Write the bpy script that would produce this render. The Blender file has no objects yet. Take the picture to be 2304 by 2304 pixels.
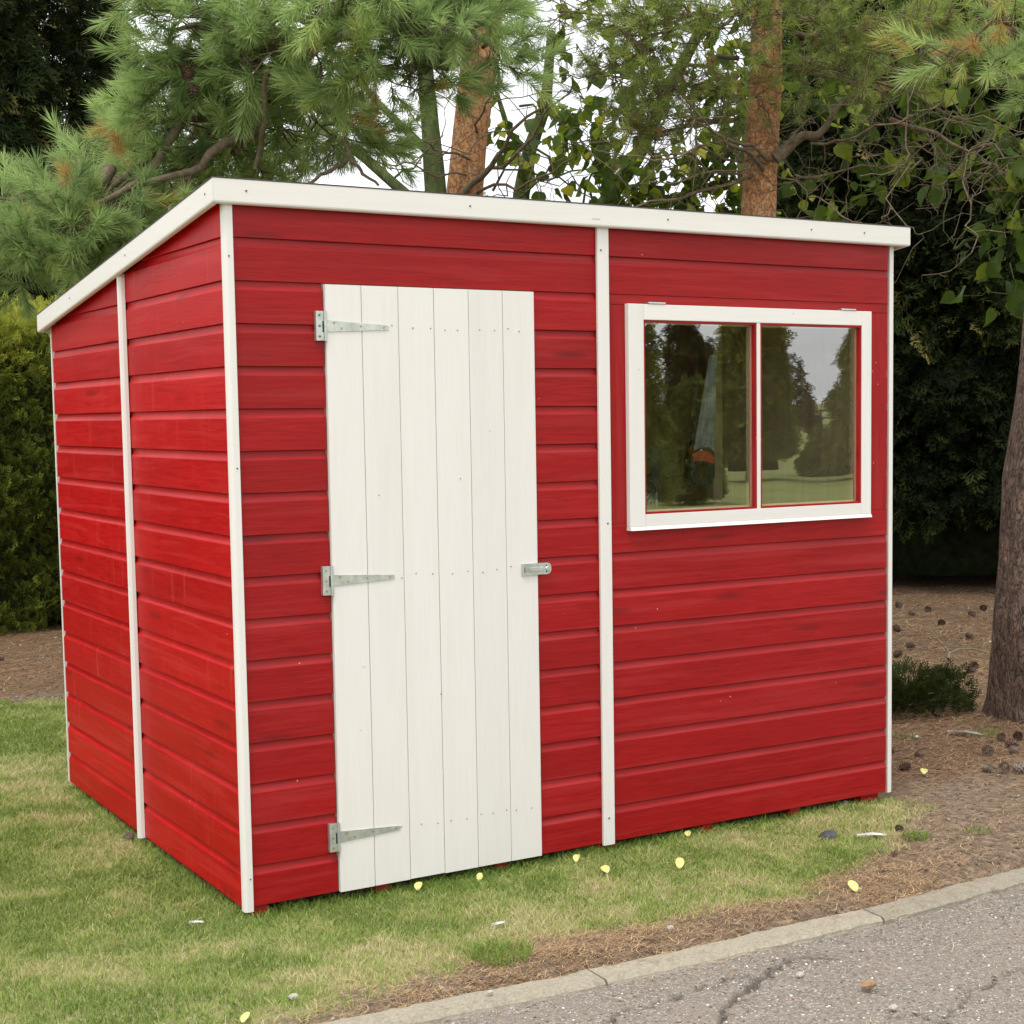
import bpy, math, random
import numpy as np
from mathutils import Vector, Matrix
R = math.radians
rng = np.random.default_rng(7)
random.seed(7)
sc = bpy.context.scene
col = sc.collection

# ------------------------------------------------------------------ camera
CAM = np.array([-1.5235, -4.2842, 1.4312])
YAW, PIT, ROL = 0.5618, -0.0862, -0.0122
fw = np.array([math.sin(YAW)*math.cos(PIT), math.cos(YAW)*math.cos(PIT), math.sin(PIT)])
rt = np.cross(fw, [0, 0, 1]); rt /= np.linalg.norm(rt)
up = np.cross(rt, fw)
r2 = rt*math.cos(ROL) + up*math.sin(ROL)
u2 = -rt*math.sin(ROL) + up*math.cos(ROL)
cd = bpy.data.cameras.new('camera'); cam = bpy.data.objects.new('camera', cd); col.objects.link(cam)
M = Matrix(((r2[0], u2[0], -fw[0], CAM[0]), (r2[1], u2[1], -fw[1], CAM[1]), (r2[2], u2[2], -fw[2], CAM[2]), (0, 0, 0, 1)))
cam.matrix_world = M
cd.sensor_width = 36; cd.lens = 36*3562.34/2304
cd.shift_x = -(1325.41-1152)/2304; cd.shift_y = (1245.88-1152)/2304
cd.clip_end = 3000; cd.clip_start = .05
sc.camera = cam
def at(x, y, t):      # a first survey of the photograph: pixel of a 1932 px wide print + depth -> metres
    x *= 2304/1932; y *= 2304/1932
    return CAM + (fw + r2*(x-1325.41)/3562.34 - u2*(y-1245.88)/3562.34)*t
# ------------------------------------------------------------------ world, sun
w = bpy.data.worlds.new('World'); sc.world = w; w.use_nodes = True
nt = w.node_tree; nt.nodes.clear()
def N(nt, t, **k):
    n = nt.nodes.new(t)
    for a, b in k.items():
        if a in n.inputs: n.inputs[a].default_value = b
        else: setattr(n, a, b)
    return n
SUN_EL, SUN_AZ = 66, 232     # azimuth clockwise from +y
out = N(nt, 'ShaderNodeOutputWorld'); bg = N(nt, 'ShaderNodeBackground', Strength=.119)
sky = N(nt, 'ShaderNodeTexSky', sky_type='NISHITA', sun_disc=False, sun_elevation=R(SUN_EL), sun_rotation=R(SUN_AZ), dust_density=2.0)
tc = N(nt, 'ShaderNodeTexCoord'); mp = N(nt, 'ShaderNodeMapping'); mp.inputs['Scale'].default_value = (1, 1, 3.2)
nz = N(nt, 'ShaderNodeTexNoise', Scale=2.6, Detail=7.0, Roughness=.55)
cr = N(nt, 'ShaderNodeValToRGB')
cr.color_ramp.elements[0].position = .34; cr.color_ramp.elements[0].color = (10.8, 11.1, 11.8, 1)
cr.color_ramp.elements[1].position = .62; cr.color_ramp.elements[1].color = (18.5, 18.5, 18.6, 1)
mx = N(nt, 'ShaderNodeMix', data_type='RGBA'); mx.inputs[0].default_value = .88
L = nt.links.new
L(tc.outputs['Generated'], mp.inputs[0]); L(mp.outputs[0], nz.inputs['Vector']); L(nz.outputs[0], cr.inputs[0])
L(sky.outputs[0], mx.inputs[6]); L(cr.outputs[0], mx.inputs[7]); L(mx.outputs[2], bg.inputs[0]); L(bg.outputs[0], out.inputs[0])
sd = bpy.data.lights.new('sun', 'SUN'); sd.energy = 1.9; sd.angle = R(16); sd.color = (1, .95, .87)
sun = bpy.data.objects.new('sun', sd); col.objects.link(sun)
sdir = Vector((math.sin(R(SUN_AZ))*math.cos(R(SUN_EL)), math.cos(R(SUN_AZ))*math.cos(R(SUN_EL)), math.sin(R(SUN_EL))))
sun.rotation_euler = sdir.to_track_quat('Z', 'Y').to_euler()
vs = sc.view_settings; vs.view_transform = 'Standard'; vs.look = 'None'; vs.exposure = 0; vs.gamma = 1; vs.use_curve_mapping = False
sc.cycles.max_bounces = 8; sc.cycles.transparent_max_bounces = 16

# ------------------------------------------------------------------ helpers
def tag(o, label=None, cat=None, group=None, kind=None):
    if label: o['label'] = label
    if cat: o['category'] = cat
    if group: o['group'] = group
    if kind: o['kind'] = kind
    return o
def empty(name, loc=(0, 0, 0), rz=0, parent=None):
    o = bpy.data.objects.new(name, None); col.objects.link(o); o.location = loc; o.rotation_euler = (0, 0, rz)
    o.empty_display_size = .1
    if parent: o.parent = parent
    return o
def npmesh(name, V, F, m=None, parent=None, tint=None, smooth=False, attrs=None):
    V = np.asarray(V, dtype=np.float32).reshape(-1, 3)
    me = bpy.data.meshes.new(name)
    if isinstance(F, np.ndarray):
        k = F.shape[1]; n = len(F)
        me.vertices.add(len(V)); me.vertices.foreach_set('co', V.ravel())
        me.loops.add(n*k); me.loops.foreach_set('vertex_index', F.astype(np.int32).ravel())
        me.polygons.add(n); me.polygons.foreach_set('loop_start', np.arange(0, n*k, k, dtype=np.int32))
        me.polygons.foreach_set('loop_total', np.full(n, k, dtype=np.int32))
        me.update(calc_edges=True)
    else:
        me.from_pydata(V.tolist(), [], F); me.update()
    if smooth: me.polygons.foreach_set('use_smooth', np.ones(len(me.polygons), dtype=bool))
    d = dict(attrs or {})
    if tint is not None: d['tint'] = tint
    for an, av in d.items():
        a = me.attributes.new(an, 'FLOAT', 'POINT'); a.data.foreach_set('value', np.asarray(av, dtype=np.float32).ravel())
    if m: me.materials.append(m)
    o = bpy.data.objects.new(name, me); col.objects.link(o)
    if parent: o.parent = parent
    return o
class MB:
    """collects simple shapes for ONE mesh object"""
    def __init__(s): s.V = []; s.F = []; s.n = 0
    def add(s, V, F):
        V = [tuple(v) for v in V]; s.V += V; s.F += [tuple(i+s.n for i in f) for f in F]; s.n += len(V); return s
    def box(s, a, b, bev=0):
        x0, y0, z0 = a; x1, y1, z1 = b
        if bev <= 0:
            return s.add([(x0,y0,z0),(x1,y0,z0),(x1,y1,z0),(x0,y1,z0),(x0,y0,z1),(x1,y0,z1),(x1,y1,z1),(x0,y1,z1)],
                         [(0,3,2,1),(4,5,6,7),(0,1,5,4),(1,2,6,5),(2,3,7,6),(3,0,4,7)])
        import bmesh
        bm = bmesh.new(); bmesh.ops.create_cube(bm, size=1)
        for v in bm.verts: v.co = Vector(((x0+x1)/2+v.co.x*(x1-x0), (y0+y1)/2+v.co.y*(y1-y0), (z0+z1)/2+v.co.z*(z1-z0)))
        bmesh.ops.bevel(bm, geom=bm.edges[:], offset=bev, segments=2, affect='EDGES', profile=.5)
        bm.verts.index_update()
        s.add([v.co[:] for v in bm.verts], [[v.index for v in f.verts] for f in bm.faces]); bm.free(); return s
    def prism(s, pts, axis, a, b):
        """extrude a 2-D outline; axis 'x': pts are (y,z); 'y': pts are (x,z); 'z': pts are (x,y)"""
        f = {'x': lambda p, t: (t, p[0], p[1]), 'y': lambda p, t: (p[0], t, p[1]), 'z': lambda p, t: (p[0], p[1], t)}[axis]
        n = len(pts)
        V = [f(p, a) for p in pts]+[f(p, b) for p in pts]
        F = [tuple(range(n)), tuple(range(2*n-1, n-1, -1))]+[(i, i+n, (i+1) % n+n, (i+1) % n) for i in range(n)]
        return s.add(V, F)
    def cyl(s, c, ax, r, h, n=12, r2=None):
        c = np.array(c, float); ax = np.array(ax, float); ax /= np.linalg.norm(ax)
        u = np.cross(ax, [0, 0, 1]) if abs(ax[2]) < .9 else np.cross(ax, [1, 0, 0]); u /= np.linalg.norm(u); v = np.cross(ax, u)
        r2 = r if r2 is None else r2
        V = []
        for k, rr in ((0, r), (1, r2)):
            for i in range(n):
                t = 2*math.pi*i/n; V.append(c+ax*h*k+(u*math.cos(t)+v*math.sin(t))*rr)
        F = [tuple(range(n))[::-1], tuple(range(n, 2*n))]+[(i, (i+1) % n, (i+1) % n+n, i+n) for i in range(n)]
        return s.add(V, F)
    def build(s, name, m=None, parent=None, smooth=False):
        o = npmesh(name, np.array(s.V), [list(f) for f in s.F], m, parent, smooth=smooth)
        import bmesh
        bm = bmesh.new(); bm.from_mesh(o.data); bmesh.ops.recalc_face_normals(bm, faces=bm.faces[:]); bm.to_mesh(o.data); bm.free()
        return o
def hash2(ix, iy, s):
    h = (ix.astype(np.int64)*374761393+iy.astype(np.int64)*668265263+s*974634777) & 0xffffffff
    h = ((h ^ (h >> 13))*1274126177) & 0xffffffff
    return ((h ^ (h >> 16)) & 0xffff)/65535.
def vn(x, y, s=0):
    x = np.asarray(x, float); y = np.asarray(y, float)
    ix = np.floor(x); iy = np.floor(y); fx = x-ix; fy = y-iy; fx = fx*fx*(3-2*fx); fy = fy*fy*(3-2*fy)
    return (hash2(ix, iy, s)*(1-fx)+hash2(ix+1, iy, s)*fx)*(1-fy)+(hash2(ix, iy+1, s)*(1-fx)+hash2(ix+1, iy+1, s)*fx)*fy
def fbm(x, y, s=0, o=4):
    r = 0; a = .5; f = 1; t = 0
    for i in range(o): r = r+a*vn(x*f, y*f, s+i*17); t += a; a *= .5; f *= 2.03
    return r/t
def sstep(a, b, x):
    t = np.clip((x-a)/(b-a), 0, 1); return t*t*(3-2*t)

# ------------------------------------------------------------------ materials
def newmat(name):
    m = bpy.data.materials.new(name); m.use_nodes = True
    t = m.node_tree; b = t.nodes['Principled BSDF']; return m, t, b
def ramp(t, fac, stops):
    r = N(t, 'ShaderNodeValToRGB'); e = r.color_ramp.elements
    while len(e) > 1: e.remove(e[-1])
    e[0].position = stops[0][0]; e[0].color = tuple(stops[0][1])+(1,)
    for p, c in stops[1:]:
        q = e.new(p); q.color = tuple(c)+(1,)
    t.links.new(fac, r.inputs[0]); return r.outputs[0]
def noise(t, vec, scale, detail=4, rough=.5, dist=0):
    n = N(t, 'ShaderNodeTexNoise', Scale=scale, Detail=float(detail), Roughness=rough, Distortion=dist)
    if vec is not None: t.links.new(vec, n.inputs['Vector'])
    return n.outputs[0]
def mapping(t, vec, scale=(1, 1, 1), loc=None):
    n = N(t, 'ShaderNodeMapping'); n.inputs['Scale'].default_value = scale; t.links.new(vec, n.inputs[0])
    if loc is not None: t.links.new(loc, n.inputs['Location'])
    return n.outputs[0]
def math_(t, op, a, b=None, c=None):
    n = N(t, 'ShaderNodeMath', operation=op)
    for i, v in enumerate((a, b, c)):
        if v is None: continue
        if isinstance(v, (int, float)): n.inputs[i].default_value = v
        else: t.links.new(v, n.inputs[i])
    return n.outputs[0]
def mixc(t, fac, a, b, mode='MIX'):
    n = N(t, 'ShaderNodeMix', data_type='RGBA', blend_type=mode)
    for i, v in ((0, fac), (6, a), (7, b)):
        if isinstance(v, (int, float)): n.inputs[i].default_value = v
        elif isinstance(v, tuple): n.inputs[i].default_value = v+(1,)
        else: t.links.new(v, n.inputs[i])
    return n.outputs[2]
def bump(t, b, h, strength=.3, dist=.01):
    n = N(t, 'ShaderNodeBump', Strength=strength, Distance=dist); t.links.new(h, n.inputs['Height']); t.links.new(n.outputs[0], b.inputs['Normal'])
def objco(t): return N(t, 'ShaderNodeTexCoord').outputs['Object']
def geopos(t): return N(t, 'ShaderNodeNewGeometry').outputs['Position']
def orand(t): return N(t, 'ShaderNodeObjectInfo').outputs['Random']
def attr(t, n='tint'): return N(t, 'ShaderNodeAttribute', attribute_name=n).outputs['Fac']

def m_red(name, grain, drips=0., k=1.):
    """brushed red paint on sawn softwood; grain = stretch of the grain noise"""
    m, t, b = newmat(name); p = geopos(t); r = orand(t)
    off = N(t, 'ShaderNodeCombineXYZ')
    for i in range(3): t.links.new(math_(t, 'MULTIPLY', r, 37.0+11*i), off.inputs[i])
    v = mapping(t, p, grain, off.outputs[0])
    g = noise(t, v, 9, 6, .65, 1.2)
    g2 = noise(t, v, 2.2, 3, .5, .6)
    pv = mapping(t, p, (1, 1, 1), off.outputs[0])
    pat = noise(t, pv, 3.1, 3)
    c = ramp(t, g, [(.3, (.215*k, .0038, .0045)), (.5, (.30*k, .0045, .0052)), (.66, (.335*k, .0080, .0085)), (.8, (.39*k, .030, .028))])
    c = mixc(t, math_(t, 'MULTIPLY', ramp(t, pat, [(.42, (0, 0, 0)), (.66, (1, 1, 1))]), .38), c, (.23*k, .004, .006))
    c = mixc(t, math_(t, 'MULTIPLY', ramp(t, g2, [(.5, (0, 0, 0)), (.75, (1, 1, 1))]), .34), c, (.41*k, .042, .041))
    # knots
    kv = mapping(t, p, tuple(x*(.55 if x < 3 else .16) for x in grain), off.outputs[0])
    vo = N(t, 'ShaderNodeTexVoronoi', Scale=5.0, Randomness=1.0); t.links.new(kv, vo.inputs['Vector'])
    kn = ramp(t, vo.outputs['Distance'], [(.0, (1, 1, 1)), (.09, (.7, .7, .7)), (.17, (0, 0, 0))])
    c = mixc(t, math_(t, 'MULTIPLY', kn, .85), c, (.15*k, .005, .007))
    if drips:
        dv = mapping(t, p, (1.0, 22, 1.5), off.outputs[0]); d = noise(t, dv, 1.6, 3, .6, .8)
        c = mixc(t, math_(t, 'MULTIPLY', ramp(t, d, [(.60, (0, 0, 0)), (.70, (1, 1, 1))]), drips*.7), c, (.50, .038, .030))
    sp = N(t, 'ShaderNodeTexVoronoi', Scale=26.0); t.links.new(p, sp.inputs['Vector'])
    spk = ramp(t, sp.outputs['Distance'], [(.0, (1, 1, 1)), (.045, (1, 1, 1)), (.07, (0, 0, 0))])
    gate = ramp(t, noise(t, p, 7, 1), [(.62, (0, 0, 0)), (.66, (1, 1, 1))])
    c = mixc(t, math_(t, 'MULTIPLY', spk, gate), c, (.62, .30, .27))
    hsv = N(t, 'ShaderNodeHueSaturation'); t.links.new(math_(t, 'MULTIPLY_ADD', r, .16, .92), hsv.inputs['Value']); t.links.new(c, hsv.inputs['Color'])
    t.links.new(hsv.outputs[0], b.inputs['Base Color'])
    t.links.new(math_(t, 'MULTIPLY_ADD', g, .3, .27), b.inputs['Roughness'])
    b.inputs['Specular IOR Level'].default_value = .08 if drips else .24
    bump(t, b, math_(t, 'ADD', g, math_(t, 'MULTIPLY', kn, -.6)), .35, .0016)
    return m
RED_F = m_red('red_paint_front', (.7, 1, 14))
RED_S_LIT = m_red('red_paint_side_lit', (1, .7, 14), .8, 1.38)  # same paint brightened: the left wall's stronger light is put into its red
RED_V = m_red('red_paint_upright', (14, 1, .7))
def m_cream(name, grain):
    m, t, b = newmat(name); p = geopos(t); r = orand(t)
    off = N(t, 'ShaderNodeCombineXYZ')
    for i in range(3): t.links.new(math_(t, 'MULTIPLY', r, 23.0+7*i), off.inputs[i])
    v = mapping(t, p, grain, off.outputs[0]); g = noise(t, v, 16, 5, .6, .5)
    c = ramp(t, g, [(.25, (.70, .675, .63)), (.5, (.725, .702, .66)), (.8, (.74, .72, .68))])
    s = noise(t, v, 3, 4)
    c = mixc(t, math_(t, 'MULTIPLY', ramp(t, s, [(.5, (0, 0, 0)), (.75, (1, 1, 1))]), .35), c, (.66, .63, .58))
    dv = N(t, 'ShaderNodeTexVoronoi', Scale=9.0); t.links.new(p, dv.inputs['Vector'])
    c = mixc(t, math_(t, 'MULTIPLY', ramp(t, dv.outputs['Distance'], [(0, (1, 1, 1)), (.02, (1, 1, 1)), (.035, (0, 0, 0))]), .5), c, (.3, .25, .2))
    hsv = N(t, 'ShaderNodeHueSaturation'); t.links.new(math_(t, 'MULTIPLY_ADD', r, .05, .975), hsv.inputs['Value']); t.links.new(c, hsv.inputs['Color'])
    t.links.new(hsv.outputs[0], b.inputs['Base Color']); b.inputs['Roughness'].default_value = .5; b.inputs['Specular IOR Level'].default_value = .4
    bump(t, b, g, .18, .0008)
    return m
CREAM_V = m_cream('cream_paint_upright', (6, 6, .35))
CREAM_H = m_cream('cream_paint_level', (.35, .5, 6))
def m_simple(name, c1, c2, scale=20, rough=.6, metal=0, spec=.5, bmp=.2, bd=.002, stretch=(1, 1, 1)):
    m, t, b = newmat(name); v = mapping(t, objco(t), stretch); g = noise(t, v, scale, 5, .6)
    t.links.new(ramp(t, g, [(.3, c1), (.7, c2)]), b.inputs['Base Color'])
    b.inputs['Roughness'].default_value = rough; b.inputs['Metallic'].default_value = metal; b.inputs['Specular IOR Level'].default_value = spec
    if bmp: bump(t, b, g, bmp, bd)
    return m
STEEL = m_simple('galvanised_steel', (.42, .45, .42), (.66, .70, .66), 35, .38, .75, .5, .1, .001)
DARKHOLE = m_simple('dark_slot', (.012, .012, .012), (.03, .03, .03), 30, .8)
SCREW = m_simple('brass_screw', (.35, .27, .14), (.55, .45, .28), 50, .4, .8)
NAIL = m_simple('nail_head', (.10, .08, .07), (.22, .19, .16), 60, .6, .3)
PALE = m_simple('bare_timber', (.66, .52, .33), (.80, .67, .46), 6, .65, 0, .3, .2, .002, (5, 5, .5))
FLOORB = m_simple('board_floor', (.30, .21, .12), (.42, .31, .19), 8, .7)
FELT = m_simple('roofing_felt', (.035, .035, .035), (.09, .085, .08), 90, .95)
BLADE = m_simple('saw_blade_steel', (.09, .10, .11), (.42, .44, .46), 14, .35, .6, .4, .1, .001, (3, 3, .6))
BLACKP = m_simple('black_plastic', (.012, .012, .012), (.03, .03, .03), 20, .45)
ORANGEP = m_simple('orange_plastic', (.70, .10, .02), (.80, .14, .03), 20, .45)
PETAL = m_simple('yellow_leaf', (.50, .48, .09), (.74, .73, .32), 60, .6)
WHITEF = m_simple('white_feather', (.30, .30, .30), (.74, .74, .73), 60, .7)
GREYF = m_simple('grey_feather', (.10, .09, .085), (.30, .27, .25), 30, .7)
STONEM = m_simple('pale_stone', (.30, .27, .23), (.52, .49, .44), 60, .8)
DARKST = m_simple('dark_stone', (.03, .03, .035), (.09, .09, .095), 60, .7)
STICK = m_simple('dry_twig', (.12, .09, .06), (.27, .22, .15), 60, .9)
FENCEM = m_simple('fence_timber', (.10, .085, .07), (.18, .15, .12), 10, .9)

# glass: a thin pane, mirror-like share set by Fresnel, the rest clear
GLASS, t, b = newmat('window_glass'); t.nodes.remove(b)
fr = N(t, 'ShaderNodeFresnel', IOR=1.85); gl = N(t, 'ShaderNodeBsdfGlossy', Roughness=.0); gl.inputs['Color'].default_value = (.95, .96, .94, 1)
tr = N(t, 'ShaderNodeBsdfTransparent'); tr.inputs['Color'].default_value = (.95, .96, .94, 1); ms = N(t, 'ShaderNodeMixShader')
bf = math_(t, 'SUBTRACT', 1.0, N(t, 'ShaderNodeNewGeometry').outputs['Backfacing'])
f2 = math_(t, 'MULTIPLY', math_(t, 'MULTIPLY', fr.outputs[0], 3.0), bf)
t.links.new(f2, ms.inputs[0]); t.links.new(tr.outputs[0], ms.inputs[1]); t.links.new(gl.outputs[0], ms.inputs[2])
t.links.new(ms.outputs[0], t.nodes['Material Output'].inputs[0])
nb = noise(t, geopos(t), 3.2, 1); bn = N(t, 'ShaderNodeBump', Strength=.12, Distance=.004); t.links.new(nb, bn.inputs['Height']); t.links.new(bn.outputs[0], gl.inputs['Normal'])

def m_leaf(name, stops, trans=.35, rough=.5, spec=.4):
    m, t, b = newmat(name); a = attr(t)
    c = ramp(t, a, stops)
    c = mixc(t, .35, c, mixc(t, noise(t, geopos(t), 5, 3), c, (.5, .5, .5), 'OVERLAY'))
    t.links.new(c, b.inputs['Base Color']); b.inputs['Roughness'].default_value = rough; b.inputs['Specular IOR Level'].default_value = spec
    tl = N(t, 'ShaderNodeBsdfTranslucent'); t.links.new(c, tl.inputs[0]); ms = N(t, 'ShaderNodeMixShader'); ms.inputs[0].default_value = trans
    t.links.new(b.outputs[0], ms.inputs[1]); t.links.new(tl.outputs[0], ms.inputs[2]); t.links.new(ms.outputs[0], t.nodes['Material Output'].inputs[0])
    return m
NEEDLE = m_leaf('pine_needle_green', [(0, (.13, .19, .07)), (.35, (.30, .42, .15)), (.7, (.52, .66, .26)), (.88, (.42, .48, .13)), (.95, (.55, .38, .10)), (1, (.50, .30, .12))], .5, .5, .2)
NEEDLE2 = m_leaf('sparse_needle_green', [(0, (.11, .15, .035)), (.5, (.25, .33, .065)), (.85, (.40, .46, .10)), (.95, (.3, .2, .06)), (1, (.3, .16, .06))], .3, .45)
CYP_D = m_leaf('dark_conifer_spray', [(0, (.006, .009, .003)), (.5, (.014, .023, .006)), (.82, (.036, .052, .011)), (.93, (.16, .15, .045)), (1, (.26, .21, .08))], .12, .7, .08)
CYP_L = m_leaf('light_hedge_spray', [(0, (.045, .06, .012)), (.5, (.13, .165, .026)), (.85, (.34, .38, .055)), (1, (.52, .52, .09))], .3, .6, .1)
CYP_M = m_leaf('mid_conifer_spray', [(0, (.07, .09, .022)), (.5, (.17, .21, .045)), (1, (.32, .34, .08))], .25, .6, .1)
CYP_P = m_leaf('pale_conifer_spray', [(0, (.10, .16, .05)), (.5, (.22, .30, .09)), (1, (.4, .45, .16))], .3, .6, .3)
BROAD = m_leaf('broad_leaf', [(0, (.035, .065, .010)), (.5, (.085, .14, .018)), (.8, (.24, .30, .03)), (1, (.46, .44, .04))], .6, .45, .22)
JUNI = m_leaf('low_shrub_spray', [(0, (.016, .024, .007)), (.6, (.04, .058, .013)), (1, (.12, .135, .028))], .2, .7, .1)
GRASSM = m_leaf('grass_blade', [(0, (.16, .24, .05)), (.3, (.28, .38, .085)), (.55, (.43, .47, .16)), (.78, (.56, .50, .27)), (1, (.72, .60, .40))], .3, .6, .15)
LITTER = m_leaf('fallen_needle', [(0, (.12, .075, .045)), (.45, (.30, .195, .115)), (.8, (.50, .34, .20)), (.93, (.62, .40, .17)), (1, (.72, .54, .30))], .1, .6, .3)

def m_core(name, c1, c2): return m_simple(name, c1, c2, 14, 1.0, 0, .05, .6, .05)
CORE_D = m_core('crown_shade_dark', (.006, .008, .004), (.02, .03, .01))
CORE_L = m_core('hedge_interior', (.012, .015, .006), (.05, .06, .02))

def m_bark(name, cols, scale, stretch, bs=.9, bd=.012, vor=True):
    m, t, b = newmat(name); p = mapping(t, geopos(t), stretch)
    g = noise(t, p, scale, 6, .65, .4)
    h = g
    c = ramp(t, g, cols)
    if vor:
        v = N(t, 'ShaderNodeTexVoronoi', Scale=scale*1.1, feature='DISTANCE_TO_EDGE'); wv = N(t, 'ShaderNodeVectorMath', operation='ADD')
        nn = N(t, 'ShaderNodeTexNoise', Scale=scale*.8, Detail=3.0); t.links.new(p, nn.inputs['Vector'])
        sc_ = N(t, 'ShaderNodeVectorMath', operation='SCALE'); sc_.inputs['Scale'].default_value = .09; t.links.new(nn.outputs['Color'], sc_.inputs[0])
        t.links.new(p, wv.inputs[0]); t.links.new(sc_.outputs[0], wv.inputs[1]); t.links.new(wv.outputs[0], v.inputs['Vector'])
        e = ramp(t, v.outputs[0], [(0, (0, 0, 0)), (.09, (1, 1, 1))])
        c = mixc(t, e, mixc(t, .5, c, (.05, .035, .025)), c)
        h = math_(t, 'ADD', math_(t, 'MULTIPLY', g, .7), math_(t, 'MULTIPLY', e, .5))
    t.links.new(c, b.inputs['Base Color']); b.inputs['Roughness'].default_value = .9; b.inputs['Specular IOR Level'].default_value = .2
    bump(t, b, h, bs, bd); return m
BARK_R = m_bark('orange_pine_bark', [(.28, (.16, .08, .045)), (.42, (.38, .18, .085)), (.55, (.56, .29, .13)), (.66, (.46, .31, .22)), (.8, (.58, .44, .34))], 30, (1, 1, .75), .8, .010)
BARK_D = m_bark('dark_ridged_bark', [(.3, (.05, .038, .03)), (.45, (.12, .092, .072)), (.56, (.19, .145, .115)), (.62, (.24, .135, .09)), (.70, (.32, .29, .26)), (.85, (.50, .48, .45))], 34, (1, 1, .42), 1, .014)
BARK_M = m_bark('mossy_bark', [(.3, (.03, .035, .015)), (.5, (.06, .08, .025)), (.7, (.10, .12, .035)), (.85, (.15, .14, .08))], 20, (1, 1, .35), .7, .01, False)
TWIG = m_bark('grey_brown_twig', [(.3, (.07, .055, .035)), (.5, (.15, .115, .078)), (.68, (.20, .17, .10)), (.8, (.15, .18, .06))], 30, (1, 1, 1), .5, .005, False)
CONE = m_simple('pine_cone_scale', (.05, .03, .02), (.19, .12, .08), 45, .7)
CONE_G = m_simple('weathered_cone_scale', (.13, .10, .08), (.36, .30, .24), 45, .8)
CONE_T = m_simple('tan_closed_cone', (.26, .16, .085), (.46, .32, .19), 45, .7)

# ground
GROUND, t, b = newmat('soil_and_thatch'); p = geopos(t)
n1 = noise(t, p, 34, 6, .7); n2 = noise(t, p, 7, 4); n3 = noise(t, p, 160, 3)
soil = ramp(t, n1, [(.34, (.06, .042, .03)), (.5, (.20, .15, .105)), (.66, (.36, .285, .21))])
soil = mixc(t, math_(t, 'MULTIPLY', n2, .5), soil, (.24, .17, .11))
thatch = ramp(t, n3, [(.3, (.20, .20, .09)), (.55, (.38, .36, .18)), (.75, (.52, .45, .27))])
c = mixc(t, attr(t, 'lawn'), soil, thatch)
lit = ramp(t, noise(t, mapping(t, p, (1, 1, 1)), 60, 5, .7), [(.36, (.055, .032, .02)), (.52, (.20, .115, .06)), (.70, (.36, .22, .115))])
c = mixc(t, attr(t, 'litter'), c, lit)
t.links.new(c, b.inputs['Base Color']); b.inputs['Roughness'].default_value = .95; b.inputs['Specular IOR Level'].default_value = .15
bump(t, b, math_(t, 'ADD', n1, n3), .8, .012)
LAWNF, t, b = newmat('distant_lawn'); p = geopos(t)
c = ramp(t, noise(t, p, .5, 6, .6), [(.3, (.20, .24, .07)), (.55, (.33, .36, .12)), (.8, (.46, .43, .18))])
c = mixc(t, .5, c, ramp(t, noise(t, p, 25, 4, .7), [(.3, (.08, .12, .03)), (.7, (.30, .31, .12))]))
t.links.new(c, b.inputs['Base Color']); b.inputs['Roughness'].default_value = .95; b.inputs['Specular IOR Level'].default_value = .1
ROAD, t, b = newmat('worn_tarmac'); p = geopos(t)
v1 = N(t, 'ShaderNodeTexVoronoi', Scale=150.0); t.links.new(p, v1.inputs['Vector'])
v2 = N(t, 'ShaderNodeTexVoronoi', Scale=62.0); t.links.new(p, v2.inputs['Vector'])
n1 = noise(t, p, 5, 5, .6); n2 = noise(t, p, 90, 4, .7)
c = ramp(t, n2, [(.3, (.10, .086, .072)), (.5, (.215, .188, .158)), (.7, (.33, .292, .25))])
cell = ramp(t, v1.outputs['Color'], [(.0, (.08, .07, .06)), (.4, (.21, .185, .16)), (.7, (.36, .31, .24)), (.86, (.62, .58, .52))])
c = mixc(t, ramp(t, v1.outputs['Distance'], [(.25, (.75, .75, .75)), (.5, (0, 0, 0))]), c, cell)
big = ramp(t, v2.outputs['Color'], [(.72, (0, 0, 0)), (.78, (1, 1, 1))])
c = mixc(t, math_(t, 'MULTIPLY', big, ramp(t, v2.outputs['Distance'], [(.15, (1, 1, 1)), (.3, (0, 0, 0))])), c, (.50, .46, .40))
c = mixc(t, math_(t, 'MULTIPLY', ramp(t, n1, [(.4, (0, 0, 0)), (.7, (1, 1, 1))]), .55), c, (.25, .205, .165))
c = mixc(t, math_(t, 'MULTIPLY', attr(t, 'crack'), math_(t, 'MULTIPLY_ADD', n2, 1.2, .15)), c, (.05, .042, .036))
t.links.new(c, b.inputs['Base Color']); b.inputs['Roughness'].default_value = .85; b.inputs['Specular IOR Level'].default_value = .3
bump(t, b, math_(t, 'ADD', math_(t, 'MULTIPLY', v1.outputs['Distance'], -1), n2), .7, .004)
KERB, t, b = newmat('kerb_concrete'); p = geopos(t)
n1 = noise(t, p, 120, 5, .7); n2 = noise(t, p, 6, 4)
c = ramp(t, n1, [(.3, (.20, .17, .125)), (.5, (.31, .272, .205)), (.7, (.41, .37, .29))])
c = mixc(t, math_(t, 'MULTIPLY', n2, .5), c, (.27, .25, .18))
c = mixc(t, math_(t, 'MULTIPLY', ramp(t, noise(t, p, 17, 5, .7), [(.52, (0, 0, 0)), (.68, (1, 1, 1))]), .55), c, (.15, .125, .085))
hsv = N(t, 'ShaderNodeHueSaturation'); t.links.new(math_(t, 'MULTIPLY_ADD', orand(t), .2, .9), hsv.inputs['Value']); t.links.new(c, hsv.inputs['Color'])
t.links.new(hsv.outputs[0], b.inputs['Base Color']); b.inputs['Roughness'].default_value = .9; bump(t, b, n1, .5, .003)

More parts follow.
